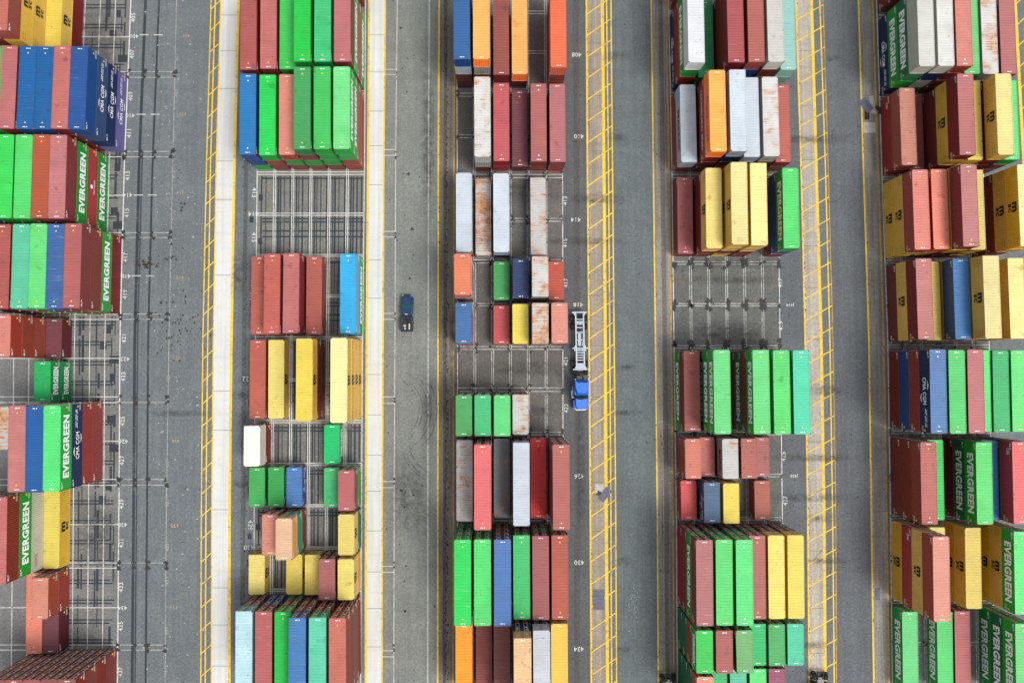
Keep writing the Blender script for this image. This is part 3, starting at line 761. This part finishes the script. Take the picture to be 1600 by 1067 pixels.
# block three
row(3, 1, 80.5, 40, {0: 'V V w B', 1: 'U U f O', 2: 'U U', 3: 'V O', 5: 'R R A'})
row(3, 2, 209.5, 40, {1: 'U r r', 2: 'X c', 3: 'V', 4: 'R M', 5: 'X P'})
row(3, 3, 343.7, 40, {0: 'U w', 1: 'f', 2: 'N w', 4: 'r'})
row(3, 4, 442, 20, {0: 'U U w A', 2: 'K', 3: 'U N', 4: 'U k r', 5: 'R'})
row(3, 5, 509.5, 20, {0: 'U A b', 2: 'c', 3: 'U Y', 4: 'U k f', 5: 'U R S'})
row(3, 7, 644, 20, {0: 'U B K', 1: 'U D E', 2: 'U U L', 3: 'U r'})
row(3, 8, 743, 40, {0: 'U r', 1: 'U U R C', 2: 'k', 3: 'U U w', 4: 'X', 5: 'U U R P'})
row(3, 9, 878.5, 40, {0: 'G D G G', 1: 'D G G L', 2: 'U U U b', 3: 'U M E', 4: 'U G M', 5: 'U G R'})
row(3, 10, 1007, 40, {0: 'U U O', 1: 'U', 2: 'U U', 3: 'U U U N p', 4: 'U U N w', 5: 'U U y'})
# block four
row(4, 0, -42, 40, {0: 'U R M'})
row(4, 1, 84.5, 40, {0: 'N-cm R G-ev H', 1: 'U D', 2: 'U U U M', 3: 'U U B R', 4: 'U G U W', 5: 'U a a'})
row(4, 2, 210.5, 40, {0: 'R w-mk', 1: 'U U R-hs O-hl', 2: 'U U N w', 3: 'U N w', 4: 'U U r', 5: 'U R'})
row(4, 3, 342.5, 40, {0: 'M', 1: 'U M Y-ms', 2: 'Y M Z-ms Z-ms', 3: 'U M Z Z', 5: 'M B L-ev'})
row(4, 6, 609.5, 40, {0: 'G-ev M', 1: 'U D-ev G-ev L-ev', 3: 'U D-ev U L-ev', 4: 'U D U G', 5: 'U D U T'})
row(4, 7, 710, 20, {0: 'R-hs S', 1: 'R', 2: 'U r-mk', 3: 'U R', 4: 'M'})
row(4, 8, 776, 20, {0: 'C', 1: 'N j-cm', 2: 'U Y', 4: 'R'})
row(4, 9, 878, 40, {0: 'X M G-ev P', 1: 'U U D L', 2: 'U D K L', 3: 'U D R', 4: 'U U Y', 5: 'U U Y'})
row(4, 10, 976.5, 20, {0: 'D-ev D-ev R G-ev', 1: 'U U U M', 2: 'U U D o', 3: 'U D E', 4: 'U D K', 5: 'U D T'})
row(4, 11, 1042, 20, {0: 'D-ev D-ev D-ev S', 1: 'U D E', 2: 'U D T', 3: 'U D L', 4: 'U U m'})
# block five
row(5, 0, -38, 40, {0: 'U U G-ev', 1: 'U U G'})
row(5, 1, 90.5, 40, {0: 'N-cm G-ev D-ev W', 1: 'G W N W', 2: 'U U M S', 3: 'U U L', 4: 'U N r', 5: 'U U P'})
row(5, 2, 215, 40, {0: 'X-ca S', 1: 'U', 2: 'U M Y-ms P', 3: 'U Y Y', 4: 'U U M Z-ms', 5: 'U U L'})
row(5, 3, 344.5, 40, {0: 'Y-ms Y-ms S', 1: 'U Y A', 2: 'U U Y-ms P', 3: 'U Y Y', 5: 'U U Z-ms Z-ms'})
row(5, 4, 474.5, 40, {0: 'M Y-ms P', 1: 'U Y', 2: 'U Y b', 3: 'U U Y Z-ms', 5: 'U Y-ms Z'})
row(5, 5, 608.5, 40, {0: 'U B R N-cm', 1: 'U U U G', 2: 'U U U P', 3: 'U U L', 4: 'U U E', 5: 'U U L'})
row(5, 6, 742, 40, {0: 'U U R', 1: 'U G', 3: 'M D-ev L-ev', 4: 'U b', 5: 'U D C-ca'})
row(5, 7, 872.5, 40, {0: 'Y-ms X-ca Y-ms S', 1: 'U Y', 3: 'Y-ms Y-ms', 5: 'Y-ms Y-ms L-ev'})
row(5, 8, 1006.5, 40, {0: 'L-ev', 2: 'L-ev', 3: 'P', 5: 'G-ev D-ev L-ev'})

TOPFIX = {'N-cm': 'b'}          # top container of this stack has the brighter blue roof
recs = []
for block, ord_, yc, size, stacks, half in ROWS:
    Ln, H = DIM[size]
    K = BL.get(block, B1R)
    xa, ya = P(knot(K, yc - 60), yc - 60); xb, yb = P(knot(K, yc + 60), yc + 60)
    rz = math.atan2(xb - xa, ya - yb)
    # left-to-right numbering of the stacks standing in this row
    order = sorted(stacks, reverse=(block == 1))
    for slot, s in stacks.items():
        if block == 1:
            x, y = P(knot(K, yc), yc); cx = x - .12 - W / 2 - 2.462 * slot
            if slot == 4 and ord_ in (2, 4): cx -= .25
            if slot >= 4 and ord_ == 3: cx -= .2
            jx = 0
        else:
            x, y = P(knot(K, yc) + 1.0 + PITCH[block] * slot, yc); cx = x + W / 2 + .03; jx = random.uniform(-.05, .05)
        toks = s.split(); jy = random.uniform(-.06, .06)
        for lv, t in enumerate(toks):
            c, _, br = t.partition('-')
            recs.append(dict(block=block, row=ord_, half=half, slot=slot, order=order.index(slot) + 1, nst=len(order), lv=lv, n=len(toks), c=c, br=br, size=size,
                             x=cx + jx + (random.uniform(-.02, .02) if block != 1 else 0), y=y + jy + random.uniform(-.025, .025), z=lv * H + .03,
                             rz=rz + (R_(random.uniform(-.12, .12)) if block != 1 else 0), top=lv == len(toks) - 1))
for r in recs:
    if r['block'] == 4 and r['row'] == 10 and r['slot'] == 2 and r['top']: r['rz'] += R_(1.2)

# how much of each container the photograph sees (a small depth buffer of plain boxes)
def visible_counts(recs, S=.5):
    Wp, Hp = int(1600 * S), int(1067 * S)
    zb = np.full((Hp, Wp), 1e9); ib = np.full((Hp, Wp), -1)
    for i, r in enumerate(recs):
        Ln, H = DIM[r['size']]; hw, hl = W / 2, Ln / 2
        ca, sa = math.cos(r['rz']), math.sin(r['rz'])
        def w(x, y, z): return (r['x'] + x * ca - y * sa, r['y'] + x * sa + y * ca, r['z'] + z)
        faces = [[(-hw, -hl, H), (hw, -hl, H), (hw, hl, H), (-hw, hl, H)]]
        for sx in (-1, 1): faces.append([(sx * hw, -hl, 0), (sx * hw, hl, 0), (sx * hw, hl, H), (sx * hw, -hl, H)])
        for sy in (-1, 1): faces.append([(-hw, sy * hl, 0), (hw, sy * hl, 0), (hw, sy * hl, H), (-hw, sy * hl, H)])
        for f in faces:
            pts = [w(*p) for p in f]
            cm = [CR.T @ (np.array(p) - np.array([0, 0, CAM_H])) for p in pts]
            q = np.array([(v[0] / -v[2] * F_PX + 800, 533.5 - v[1] / -v[2] * F_PX) for v in cm]) * S
            x0, y0 = np.floor(q.min(0)).astype(int); x1, y1 = np.ceil(q.max(0)).astype(int)
            x0, y0, x1, y1 = max(0, x0), max(0, y0), min(Wp, x1), min(Hp, y1)
            if x1 <= x0 or y1 <= y0: continue
            X, Y = np.meshgrid(np.arange(x0, x1) + .5, np.arange(y0, y1) + .5)
            ar = sum(q[k][0] * q[(k + 1) % 4][1] - q[(k + 1) % 4][0] * q[k][1] for k in range(4))
            if abs(ar) < 1e-6: continue
            m = np.ones(X.shape, bool)
            for k in range(4):
                a, b = q[k], q[(k + 1) % 4]
                m &= ((b[0] - a[0]) * (Y - a[1]) - (b[1] - a[1]) * (X - a[0])) * (1 if ar > 0 else -1) >= 0
            nrm = np.cross(cm[1] - cm[0], cm[2] - cm[0]); dd = nrm @ cm[0]
            dx, dy = (X / S - 800) / F_PX, -(Y / S - 533.5) / F_PX
            den = nrm[0] * dx + nrm[1] * dy - nrm[2]
            with np.errstate(divide='ignore', invalid='ignore'): dep = dd / den
            m &= (dep > 0) & (dep < zb[y0:y1, x0:x1])
            zb[y0:y1, x0:x1][m] = dep[m]; ib[y0:y1, x0:x1][m] = i
    return np.bincount(ib[ib >= 0].ravel(), minlength=len(recs)) / (S * S), ib
vis, _ib = visible_counts(recs)
rank = sorted(range(len(recs)), key=lambda i: -vis[i])
solo = set(i for i in rank[:300] if vis[i] > 0)
0 and print('containers', len(recs), 'visible', int((vis > 0).sum()), 'vis>60', int((vis > 60).sum()), 'solo', len(solo), 'smallest', min(vis[i] for i in solo))

ORDW = ['zeroth', 'first', 'second', 'third', 'fourth', 'fifth', 'sixth', 'seventh', 'eighth', 'ninth', 'tenth', 'eleventh']
BLKW = {1: 'leftmost block', 2: 'second block', 3: 'middle block', 4: 'fourth block', 5: 'rightmost block'}
ROWN = {}
for b in range(1, 6):
    rr = sorted({r['row'] for i, r in enumerate(recs) if i in solo and r['block'] == b})
    for k, v in enumerate(rr): ROWN[(b, v)] = ORDW[k + 1]
STN = {}
for b, rw, hf in {(r['block'], r['row'], r['half']) for r in recs}:
    sl = {r['slot'] for i, r in enumerate(recs) if i in solo and (r['block'], r['row'], r['half']) == (b, rw, hf)}
    for k, v in enumerate(sorted(sl, reverse=(b == 1))): STN[(b, rw, hf, v)] = (k + 1, len(sl))
def lab(r):
    col = COL[r['c']][0]; kind = 'long' if r['size'] == 40 else 'short'
    k, n = STN[(r['block'], r['row'], r['half'], r['slot'])]
    if n == 1: st = 'the only stack'
    elif k == n: st = 'the rightmost stack'
    elif k == 1: st = 'the leftmost stack'
    else: st = 'stack %s from left' % {2: 'second', 3: 'third', 4: 'fourth', 5: 'fifth', 6: 'sixth', 7: 'seventh'}[k]
    if r['n'] == 1: pos = 'alone as'
    elif r['top']: pos = 'topmost of'
    elif r['lv'] == 0: pos = 'at bottom of'
    else: pos = {1: 'second from top of', 2: 'third from top of', 3: 'fourth from top of'}[r['n'] - 1 - r['lv']]
    return '%s %s container %s %s, %s row, %s' % (col, kind, pos, st.replace('the ', ''), ROWN[(r['block'], r['row'])] + (' (upper half)' if r['half'] else ''), BLKW[r['block']])
def build_container(r):
    size = r['size']; Ln, H = DIM[size]; cm = CM[size]; c = r['c']
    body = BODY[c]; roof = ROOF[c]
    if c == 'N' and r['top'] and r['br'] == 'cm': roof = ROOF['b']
    root = empty('shipping_container', (r['x'], r['y'], r['z']), r['rz'])
    tag(root, lab(r), 'shipping container', 'shipping containers stacked in the yard')
    pl = c in 'WwrfHYZh'
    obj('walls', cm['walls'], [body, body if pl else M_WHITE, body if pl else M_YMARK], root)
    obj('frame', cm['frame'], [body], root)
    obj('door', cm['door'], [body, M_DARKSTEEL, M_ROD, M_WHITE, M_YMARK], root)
    if r['top']:
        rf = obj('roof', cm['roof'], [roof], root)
        for sx in (-1, 1):
            for sy in (-1, 1):
                obj('corner_casting', cm['casting'], [M_RUST if (hash((round(r['x']), sx, sy)) % 3) else roof, M_DARKSTEEL], root, (sx * (W / 2 - .087), sy * (Ln / 2 - .079), H - .001))
        if c not in 'WwrfHkYZqh':
            obj('roof_code', cm['codes'], [M_WHITE], rf)
            if size == 40 and random.random() < .72: obj('height_mark', cm['marks'], [M_YMARK if random.random() < .8 else M_WHITE], rf)
    else:
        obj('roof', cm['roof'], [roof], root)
    if r['br']:
        for sx in (-1, 1):
            me, mats = lettering(r['br'], size, sx); obj('lettering', me, mats, root)
    return root
for i, r in enumerate(recs):
    if i in solo: r['root'] = build_container(r)
# containers that stand hidden inside and under the stacks
rest = [r for i, r in enumerate(recs) if i not in solo]
if rest:
    names = sorted({r['c'] for r in rest}); mats = []
    V, Fc, MI = [], [], []; base = 0
    raw = {}
    for sz in (40, 20):
        parts = []
        for nm_ in ('walls', 'frame', 'roof', 'door'):
            me = CM[sz][nm_]; co = np.empty(len(me.vertices) * 3); me.vertices.foreach_get('co', co)
            parts.append((co.reshape(-1, 3), [tuple(p.vertices) for p in me.polygons], nm_, [p.material_index for p in me.polygons]))
        raw[sz] = parts
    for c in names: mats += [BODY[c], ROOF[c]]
    XM = {('door', 1): M_DARKSTEEL, ('door', 2): M_ROD, ('door', 3): M_WHITE, ('door', 4): M_YMARK, ('walls', 1): M_WHITE, ('walls', 2): M_YMARK}
    xk = list(XM); nb = len(mats); mats += [XM[q] for q in xk]
    for r in rest:
        ca, sa = math.cos(r['rz']), math.sin(r['rz']); M3 = np.array([[ca, -sa, 0], [sa, ca, 0], [0, 0, 1]])
        for co, fs, nm_, mi_ in raw[r['size']]:
            V.append(co @ M3.T + np.array([r['x'], r['y'], r['z']]))
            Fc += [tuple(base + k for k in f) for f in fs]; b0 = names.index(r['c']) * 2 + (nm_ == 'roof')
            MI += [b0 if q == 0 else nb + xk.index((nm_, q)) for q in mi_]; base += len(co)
    me = bpy.data.meshes.new('hidden_containers'); me.from_pydata(np.vstack(V).tolist(), [], Fc)
    for m in mats: me.materials.append(m)
    me.polygons.foreach_set('material_index', MI)
    o = obj('stacked_containers', me)
    tag(o, 'remaining shipping containers buried inside and under the tall stacks', 'shipping containers', None, 'stuff')

# ------------------------------------------------------------------ vehicles
M_TBLUE = plain('cobalt_cab_paint', (0, 98, 200), .4, .0, .12)
M_PBLUE = plain('pickup_blue_paint', (13, 46, 88), .35, .0, .06)
M_PDARK = plain('pickup_dark_blue', (26, 40, 58), .5)
M_RUBBER = plain('tyre_rubber', (24, 24, 26), .85)
M_RIM = plain('wheel_steel', (150, 152, 156), .4, .3)
M_GLASS = plain('dark_windscreen', (20, 34, 40), .12)
M_GGLASS = plain('green_windscreen', (40, 96, 92), .12)
M_CHROME = plain('bright_metal', (196, 200, 204), .25, .7)
M_CHASSIS = plain('white_chassis_paint', (172, 184, 192), .55, 0, .22)
M_FRAME = plain('dark_vehicle_frame', (38, 38, 42), .7)
M_PLATE = plain('grey_deck_plate', (124, 120, 118), .6)
def wheel(parent, x, y, r, w, dual=False):
    ws = [x] if not dual else [x, x - math.copysign(w * 1.08, x)]
    for wx in ws[:1]:
        t = MB()
        for q in ws:
            t.cyl((q - w / 2, y, r), (q + w / 2, y, r), r, 22)
        o = obj('wheel', t.mesh('wheel'), [M_RUBBER], parent)
        h = MB(); s = math.copysign(1, x); h.cyl((x + s * w / 2, y, r), (x + s * (w / 2 + .03), y, r), r * .5, 14)
        obj('rim', h.mesh('rim'), [M_RIM], o)
def rrect(x0, x1, y0, y1, r, n=4):
    pts = []
    for cx, cy, a0 in ((x1 - r, y1 - r, 0), (x0 + r, y1 - r, 90), (x0 + r, y0 + r, 180), (x1 - r, y0 + r, 270)):
        for i in range(n + 1):
            a = R_(a0 + 90 * i / n); pts.append((cx + r * math.cos(a), cy + r * math.sin(a)))
    return pts
def loft(mb, rings, m=0):
    """rings: list of (outline, z) with equal counts; closed top"""
    k = len(rings[0][0]); n = len(mb.v)
    for pts, z in rings: mb.v += [(x, y, z if not callable(z) else z(x, y)) for x, y in pts]
    for r in range(len(rings) - 1):
        for i in range(k):
            j = (i + 1) % k; a = n + r * k
            mb.f.append((a + i, a + j, a + k + j, a + k + i)); mb.mi.append(m)
    mb.f.append(tuple(n + (len(rings) - 1) * k + i for i in range(k))); mb.mi.append(m)
    mb.f.append(tuple(n + i for i in range(k))[::-1]); mb.mi.append(m)
def bevel(me, w=.03, seg_=2):
    b = bmesh.new(); b.from_mesh(me); bmesh.ops.remove_doubles(b, verts=b.verts, dist=.0005)
    es = [e for e in b.edges if len(e.link_faces) == 2 and e.calc_face_angle(0) > .5]
    bmesh.ops.bevel(b, geom=es, offset=w, segments=seg_, affect='EDGES', clamp_overlap=True)
    b.to_mesh(me); b.free()
    for p in me.polygons: p.use_smooth = False
    return me
def tractor(px, py_rear, label, rz=0., group=None):
    """conventional sleeper tractor facing local -Y; origin on the ground under the rear of its frame"""
    x, y = P(px, py_rear); root = empty('truck_tractor', (x, y, 0), rz)
    tag(root, label, 'truck', group)
    f = MB()
    for sx in (-1, 1): f.box(sx * .43 - .05, sx * .43 + .05, -8.0, 0, .75, 1.02)
    for yy in (-.05, -.7, -1.4, -2.3, -3.0, -5, -7.6): f.box(-.38, .38, yy - .06, yy + .06, .78, .98)
    for yy in (-.75, -2.05): f.cyl((-1.05, yy, .52), (1.05, yy, .52), .09, 10)
    for sx in (-1, 1): f.box(sx * .95 - .3, sx * .95 + .3, -.12, -.06, .35, .95)
    obj('frame', f.mesh('frame'), [M_FRAME], root)
    fw = MB(); fw.prism(rrect(-.5, .5, -1.95, -.95, .2), 1.03, 1.16); fw.box(-.22, .22, -.95, -.7, 1.03, 1.1)
    obj('fifth_wheel', fw.mesh('fifth_wheel'), [M_PLATE], root)
    for yy in (-.75, -2.05):
        for sx in (-1, 1): wheel(root, sx * 1.07, yy, .52, .28, True)
    for sx in (-1, 1): wheel(root, sx * 1.02, -7.05, .52, .3)
    dp = MB(); dp.box(-.55, .3, -3.35, -2.75, 1.03, 1.09); obj('deck_plate', dp.mesh('deck'), [M_PLATE], root)
    # cab and sleeper with a roof fairing sloping forward
    cb = MB()
    def o_(x0, y0, y1, r): return rrect(-x0, x0, y0, y1, r)
    loft(cb, [(o_(1.18, -6.2, -3.45, .12), .85), (o_(1.2, -6.2, -3.45, .14), 2.0), (o_(1.19, -5.74, -3.45, .14), 2.06), (o_(1.12, -5.68, -3.47, .2), 2.75)])
    obj('cab', cb.mesh('cab'), [M_TBLUE], root)
    fr = MB()
    ol = [(-1.14, -3.5), (-.75, -3.75), (.75, -3.75), (1.14, -3.5), (1.12, -4.6), (1.02, -5.25), (.84, -5.62), (-.84, -5.62), (-1.02, -5.25), (-1.12, -4.6)][::-1]
    tp = [(-1.08, -3.5), (-.7, -3.75), (.7, -3.75), (1.08, -3.5), (1.0, -4.4), (.8, -5.0), (.62, -5.35), (-.62, -5.35), (-.8, -5.0), (-1.0, -4.4)][::-1]
    loft(fr, [(ol, lambda x, y: 2.76), (tp, lambda x, y: 3.75 + (y + 3.5) * .30)])
    obj('roof_fairing', fr.mesh('fairing'), [M_TBLUE], root)
    ws = MB(); ws.poly([(-1.08, -6.2, 2.12), (-.6, -6.36, 2.1), (0, -6.42, 2.1), (.6, -6.36, 2.1), (1.08, -6.2, 2.12), (1.0, -5.66, 2.77), (.5, -5.76, 2.78), (0, -5.8, 2.79), (-.5, -5.76, 2.78), (-1.0, -5.66, 2.77)])
    ws.box(-1.1, 1.1, -6.15, -5.7, 1.98, 2.2)
    obj('windscreen', ws.mesh('windscreen'), [M_GLASS], root)
    hd = MB(); loft(hd, [([(-.95, -6.25), (-.88, -7.5), (-.62, -8.0), (.62, -8.0), (.88, -7.5), (.95, -6.25)], .8),
                         ([(-.9, -6.25), (-.8, -7.45), (-.55, -7.92), (.55, -7.92), (.8, -7.45), (.9, -6.25)], lambda x, y: 2.0 + (y + 6.25) * .2)])
    for sx in (-1, 1):
        pts = [(sx * .85, -6.4), (sx * 1.18, -6.45), (sx * 1.2, -7.4), (sx * 1.02, -7.9), (sx * .6, -8.02)]
        if sx > 0: pts = pts[::-1]
        hd.prism(pts, 1.0, 1.32)
    obj('bonnet', bevel(hd.mesh('bonnet'), .05), [M_TBLUE], root)
    bp = MB(); bp.prism([(-1.15, -7.85), (-.7, -8.2), (.7, -8.2), (1.15, -7.85), (1.15, -7.65), (-1.15, -7.65)], .45, .75)
    obj('bumper', bp.mesh('bumper'), [M_CHROME], root)
    gr = MB(); gr.box(-.55, .55, -8.04, -7.98, .9, 1.55)
    for k in range(6): gr.box(-.53, .53, -8.07, -8.03, .95 + k * .1, .99 + k * .1)
    obj('grille', gr.mesh('grille'), [M_CHROME], root)
    for sx in (-1, 1):
        hl = MB(); hl.prism(rrect(sx * .88 - .16, sx * .88 + .16, -7.98, -7.82, .06), .98, 1.2); obj('headlight', hl.mesh('headlight'), [M_CHROME], root)
        mr = MB(); mr.box(sx * 1.45 - .12, sx * 1.45 + .12, -6.12, -6.0, 1.7, 2.35); mr.box(min(sx * 1.16, sx * 1.36), max(sx * 1.16, sx * 1.36), -6.08, -6.04, 2.2, 2.25); mr.box(min(sx * 1.16, sx * 1.36), max(sx * 1.16, sx * 1.36), -6.08, -6.04, 1.8, 1.85)
        obj('mirror', mr.mesh('mirror'), [M_CHROME], root)
        tk = MB(); tk.cyl((sx * 1.02, -5.6, .62), (sx * 1.02, -4.4, .62), .3, 18); obj('fuel_tank', tk.mesh('tank'), [M_CHROME], root)
    st = MB(); st.box(-1.45, -1.2, -5.9, -5.0, .5, .78); obj('step_box', bevel(st.mesh('step')), [M_CHROME], root)
    ex = MB(); ex.cyl((-1.0, -3.25, 1.0), (-1.0, -3.25, 3.3), .09, 12); ex.cyl((1.0, -3.25, 1.0), (1.0, -3.25, 3.3), .09, 12); obj('exhaust_stack', ex.mesh('exhaust'), [M_CHROME], root)
    return root
truck = tractor(905.0, 560.5, 'cobalt blue truck tractor pulling the white skeleton chassis beside the middle block', R_(.6))
# skeleton container chassis coupled to the truck (origin at its rear)
x_, y_ = P(904.0, 487.5)
ch = empty('container_chassis', (x_, y_, 0), R_(.8)); tag(ch, 'empty white skeleton chassis trailer coupled behind the cobalt blue truck', 'trailer')
f = MB()
for sx in (-1, 1):
    f.box(sx * .62 - .11, sx * .62 + .11, -9.25, -.35, 1.08, 1.32)
for yy in (-1.25, -2.05, -2.55, -3.35, -6.55, -6.95, -7.35, -7.75): f.box(-.52, .52, yy - .08, yy + .08, 1.12, 1.29)
f.box(-.30, .14, -5.5, -3.5, 1.16, 1.24); f.box(-.52, .52, -4.6, -4.45, 1.18, 1.27); f.box(.3, .42, -5.5, -4.8, 1.16, 1.24); f.box(-.5, .5, -1.9, -1.55, 1.2, 1.28); f.box(-.52, .52, -9.2, -8.2, 1.2, 1.27)
obj('main_frame', f.mesh('main_frame'), [M_CHASSIS], ch)
def bolster(yc, hw, flare, nm='bolster'):
    b = MB(); s = flare
    b.prism([(-hw, yc - .1), (-.66, yc - .1), (.66, yc - .1), (hw, yc - .1), (hw, yc + .1), (-hw, yc + .1)], 1.14, 1.36)
    for sx in (-1, 1):
        t = [(sx * .62, yc), (sx * (hw - .25), yc + s * .09), (sx * .72, yc + s * .62), (sx * .62, yc + s * .62)]
        a = sum(t[i][0] * t[(i + 1) % 4][1] - t[(i + 1) % 4][0] * t[i][1] for i in range(4))
        b.prism(t if a > 0 else t[::-1], 1.16, 1.33)
    obj(nm, b.mesh(nm), [M_CHASSIS], ch)
bolster(-.15, 1.22, -1); bolster(-5.85, 1.22, 1); bolster(-6.15, .95, -1); bolster(-9.2, 1.22, 1)
for sx in (-1, 1):
    for yy in (-.15, -9.2):
        l = MB(); l.box(sx * 1.16 - .06, sx * 1.16 + .06, yy - .1, yy + .1, 1.36, 1.46); obj('twist_lock', l.mesh('lock'), [M_YMARK if yy > -1 and sx > 0 else M_CHASSIS], ch)
for yy in (-1.05, -2.35):
    a = MB(); a.cyl((-1.0, yy, .52), (1.0, yy, .52), .08, 10); obj('axle', a.mesh('axle'), [M_FRAME], ch)
    for sx in (-1, 1): wheel(ch, sx * 1.1, yy, .52, .27, True)
sg = MB(); 
for sx in (-1, 1): sg.box(sx * .5 - .06, sx * .5 + .06, -5.2, -5.08, .25, 1.1); sg.box(sx * .5 - .15, sx * .5 + .15, -5.26, -5.02, .2, .25)
obj('landing_gear', sg.mesh('gear'), [M_CHASSIS], ch)
tractor(1042.0, 1049.5, 'truck entering at the bottom edge on the grey strip left of the fourth block', R_(1.), 'trucks cut by the bottom edge')
tractor(1278.0, 1046.0, 'truck entering at the bottom edge on the tan strip right of the fourth block', R_(-4.), 'trucks cut by the bottom edge')
# pickup, facing +Y
x_, y_ = P(636.8, 517.5)
pk = empty('pickup_truck', (x_, y_, 0), R_(-.5)); tag(pk, 'dark blue pickup truck with a loaded utility bed driving up the lane', 'pickup truck')
b = MB()
loft(b, [(rrect(-.92, .92, 2.35, 5.62, .4), .45), (rrect(-.97, .97, 2.35, 5.66, .45), .8), (rrect(-.90, .90, 2.38, 5.56, .45), 1.08)])
obj('body', b.mesh('pickup_body'), [M_PBLUE], pk)
b = MB(); loft(b, [(rrect(-.8, .8, 4.15, 5.5, .2), 1.081), (rrect(-.68, .68, 4.2, 5.35, .18), 1.17)]); obj('bonnet', b.mesh('bonnet'), [M_PBLUE], pk)
b = MB(); loft(b, [(rrect(-.88, .88, 2.42, 4.3, .15), 1.081), (rrect(-.68, .68, 2.5, 3.7, .14), 1.72)]); obj('cabin_glass', b.mesh('cabin_glass'), [M_GGLASS], pk)
b = MB(); loft(b, [(rrect(-.72, .72, 2.48, 3.66, .16), 1.722), (rrect(-.66, .66, 2.54, 3.6, .16), 1.80)]); obj('cabin_roof', b.mesh('cabin_roof'), [M_PBLUE], pk)
b = MB(); b.box(-.22, .22, 2.52, 2.66, 1.802, 1.86); obj('roof_sign', b.mesh('roof_sign'), [plain('pale_pink_plastic', (214, 170, 176), .5)], pk)
b = MB(); b.box(-.97, .97, .05, 2.3, .55, .75); b.box(-.97, .97, .03, .1, .55, 1.0); obj('bed_floor', b.mesh('bed_floor'), [M_PDARK], pk)
for sx in (-1, 1):
    b = MB(); x0, x1 = sorted((sx * .97, sx * .55)); b.box(x0, x1, .12, 2.28, .755, 1.18); obj('tool_box', bevel(b.mesh('tool_box'), .03), [M_PDARK], pk)
    b = MB(); x0, x1 = sorted((sx * .95, sx * 1.16)); b.box(x0, x1, 3.85, 3.97, 1.05, 1.22); obj('mirror', b.mesh('mirror'), [M_FRAME], pk)
    b = MB(); b.prism(rrect(sx * .68 - .17, sx * .68 + .17, 5.5, 5.68, .05), .72, .92); obj('headlight', b.mesh('headlight'), [M_CHROME], pk)
    wheel(pk, sx * .86, 4.75, .37, .24); wheel(pk, sx * .86, 1.05, .37, .24)
b = MB(); b.box(-.9, .9, 5.64, 5.76, .4, .62); b.box(-.9, .9, -.1, .02, .4, .62); obj('bumper', b.mesh('bumper'), [M_FRAME], pk)
b = MB(); b.cyl((.02, 1.75, .76), (.02, 1.75, 1.0), .24, 18); b.cyl((.1, 1.4, .95), (.3, .9, .9), .05, 8)
tag(obj('spare_tyre', b.mesh('spare_tyre'), [M_RUBBER], None, (x_, y_, 0)), 'black spare tyre lying in the dark blue pickup bed', 'tyre')
b = MB(); b.prism(rrect(-.5, -.12, .62, 1.0, .12), .76, 1.28)
tag(obj('tan_bag', bevel(b.mesh('bag'), .06), [plain('tan_canvas', (206, 170, 120), .9)], None, (x_, y_, 0)), 'tan bag in the bed of the dark blue pickup', 'bag')
b = MB(); b.prism(rrect(-.42, -.14, .2, .52, .1), .76, 1.05)
tag(obj('grey_bucket', b.mesh('bucket'), [plain('grey_plastic', (168, 162, 172), .6)], None, (x_, y_, 0)), 'grey bucket behind the tan bag in the pickup bed', 'bucket')
b = MB(); b.box(.34, .54, .2, 1.15, 1.19, 1.26)
tag(obj('timber_plank', b.mesh('plank'), [plain('pale_wood', (196, 188, 140), .8)], None, (x_, y_, 0)), 'pale timber plank lying on the pickup bed side box', 'plank')

# ------------------------------------------------------------------ steel road plates, pit, cone debris
def plate(px, py, w, l, ang, label, z=.045):
    x, y = P(px, py); b = MB(); b.box(-w / 2, w / 2, -l / 2, l / 2, 0, .03)
    b.cyl((-w * .3, l * .38, .03), (-w * .3, l * .38, .036), .06, 8)
    tag(obj('steel_plate', b.mesh('steel_plate'), [PLM], None, (x, y, z), R_(ang)), label, 'steel plate', 'steel road plates')
PLM = plain('weathered_steel_plate', (92, 93, 112), .7, 0, .3)
plate(945.3, 772.3, 1.15, 2.3, -38, 'tilted grey steel plate covering a broken patch of the tan strip', .06)
plate(1353, 165, 1.35, 2.35, 38, 'tilted grey steel plate beside the open pit on the far right grey strip', .06)
plate(935.5, 937, 1.75, 3.0, 0, 'upright bluish steel plate set square into the tan strip', .04)
plate(1371, 922.8, .75, .9, 0, 'upper dark cover plate in the strip left of the rightmost block', .04)
plate(1371, 932.6, .75, .9, 0, 'lower dark cover plate in the strip left of the rightmost block', .04)
b = MB(); seg(b, 1354.5, 170, 1354.5, 187.5, .8, .03); tag(obj('open_pit', b.mesh('pit'), [plain('pit_soil', (58, 40, 32), .95)]), kind='structure')
b = MB()
for x0, y0, x1, y1 in ((1352, 199.8, 1366, 199.8),): seg(b, x0 - 3, y0, x1 + 2, y1, 1.7, .026)
seg(b, 1361, 150, 1365, 178, .8, .027); seg(b, 930, 763, 943, 763, 1.4, .027)
tag(obj('fresh_concrete_patch', b.mesh('patch'), [pavement('fresh_concrete', (176, 174, 170), .12, .1, .3)]), kind='structure')
b = MB(); blob(b, 936.5, 770.5, .35, .047, 0, 1.5); blob(b, 1377, 172, .7, .047, 0, 1.2); tag(obj('broken_hole', b.mesh('hole'), [M_OIL]), kind='structure')
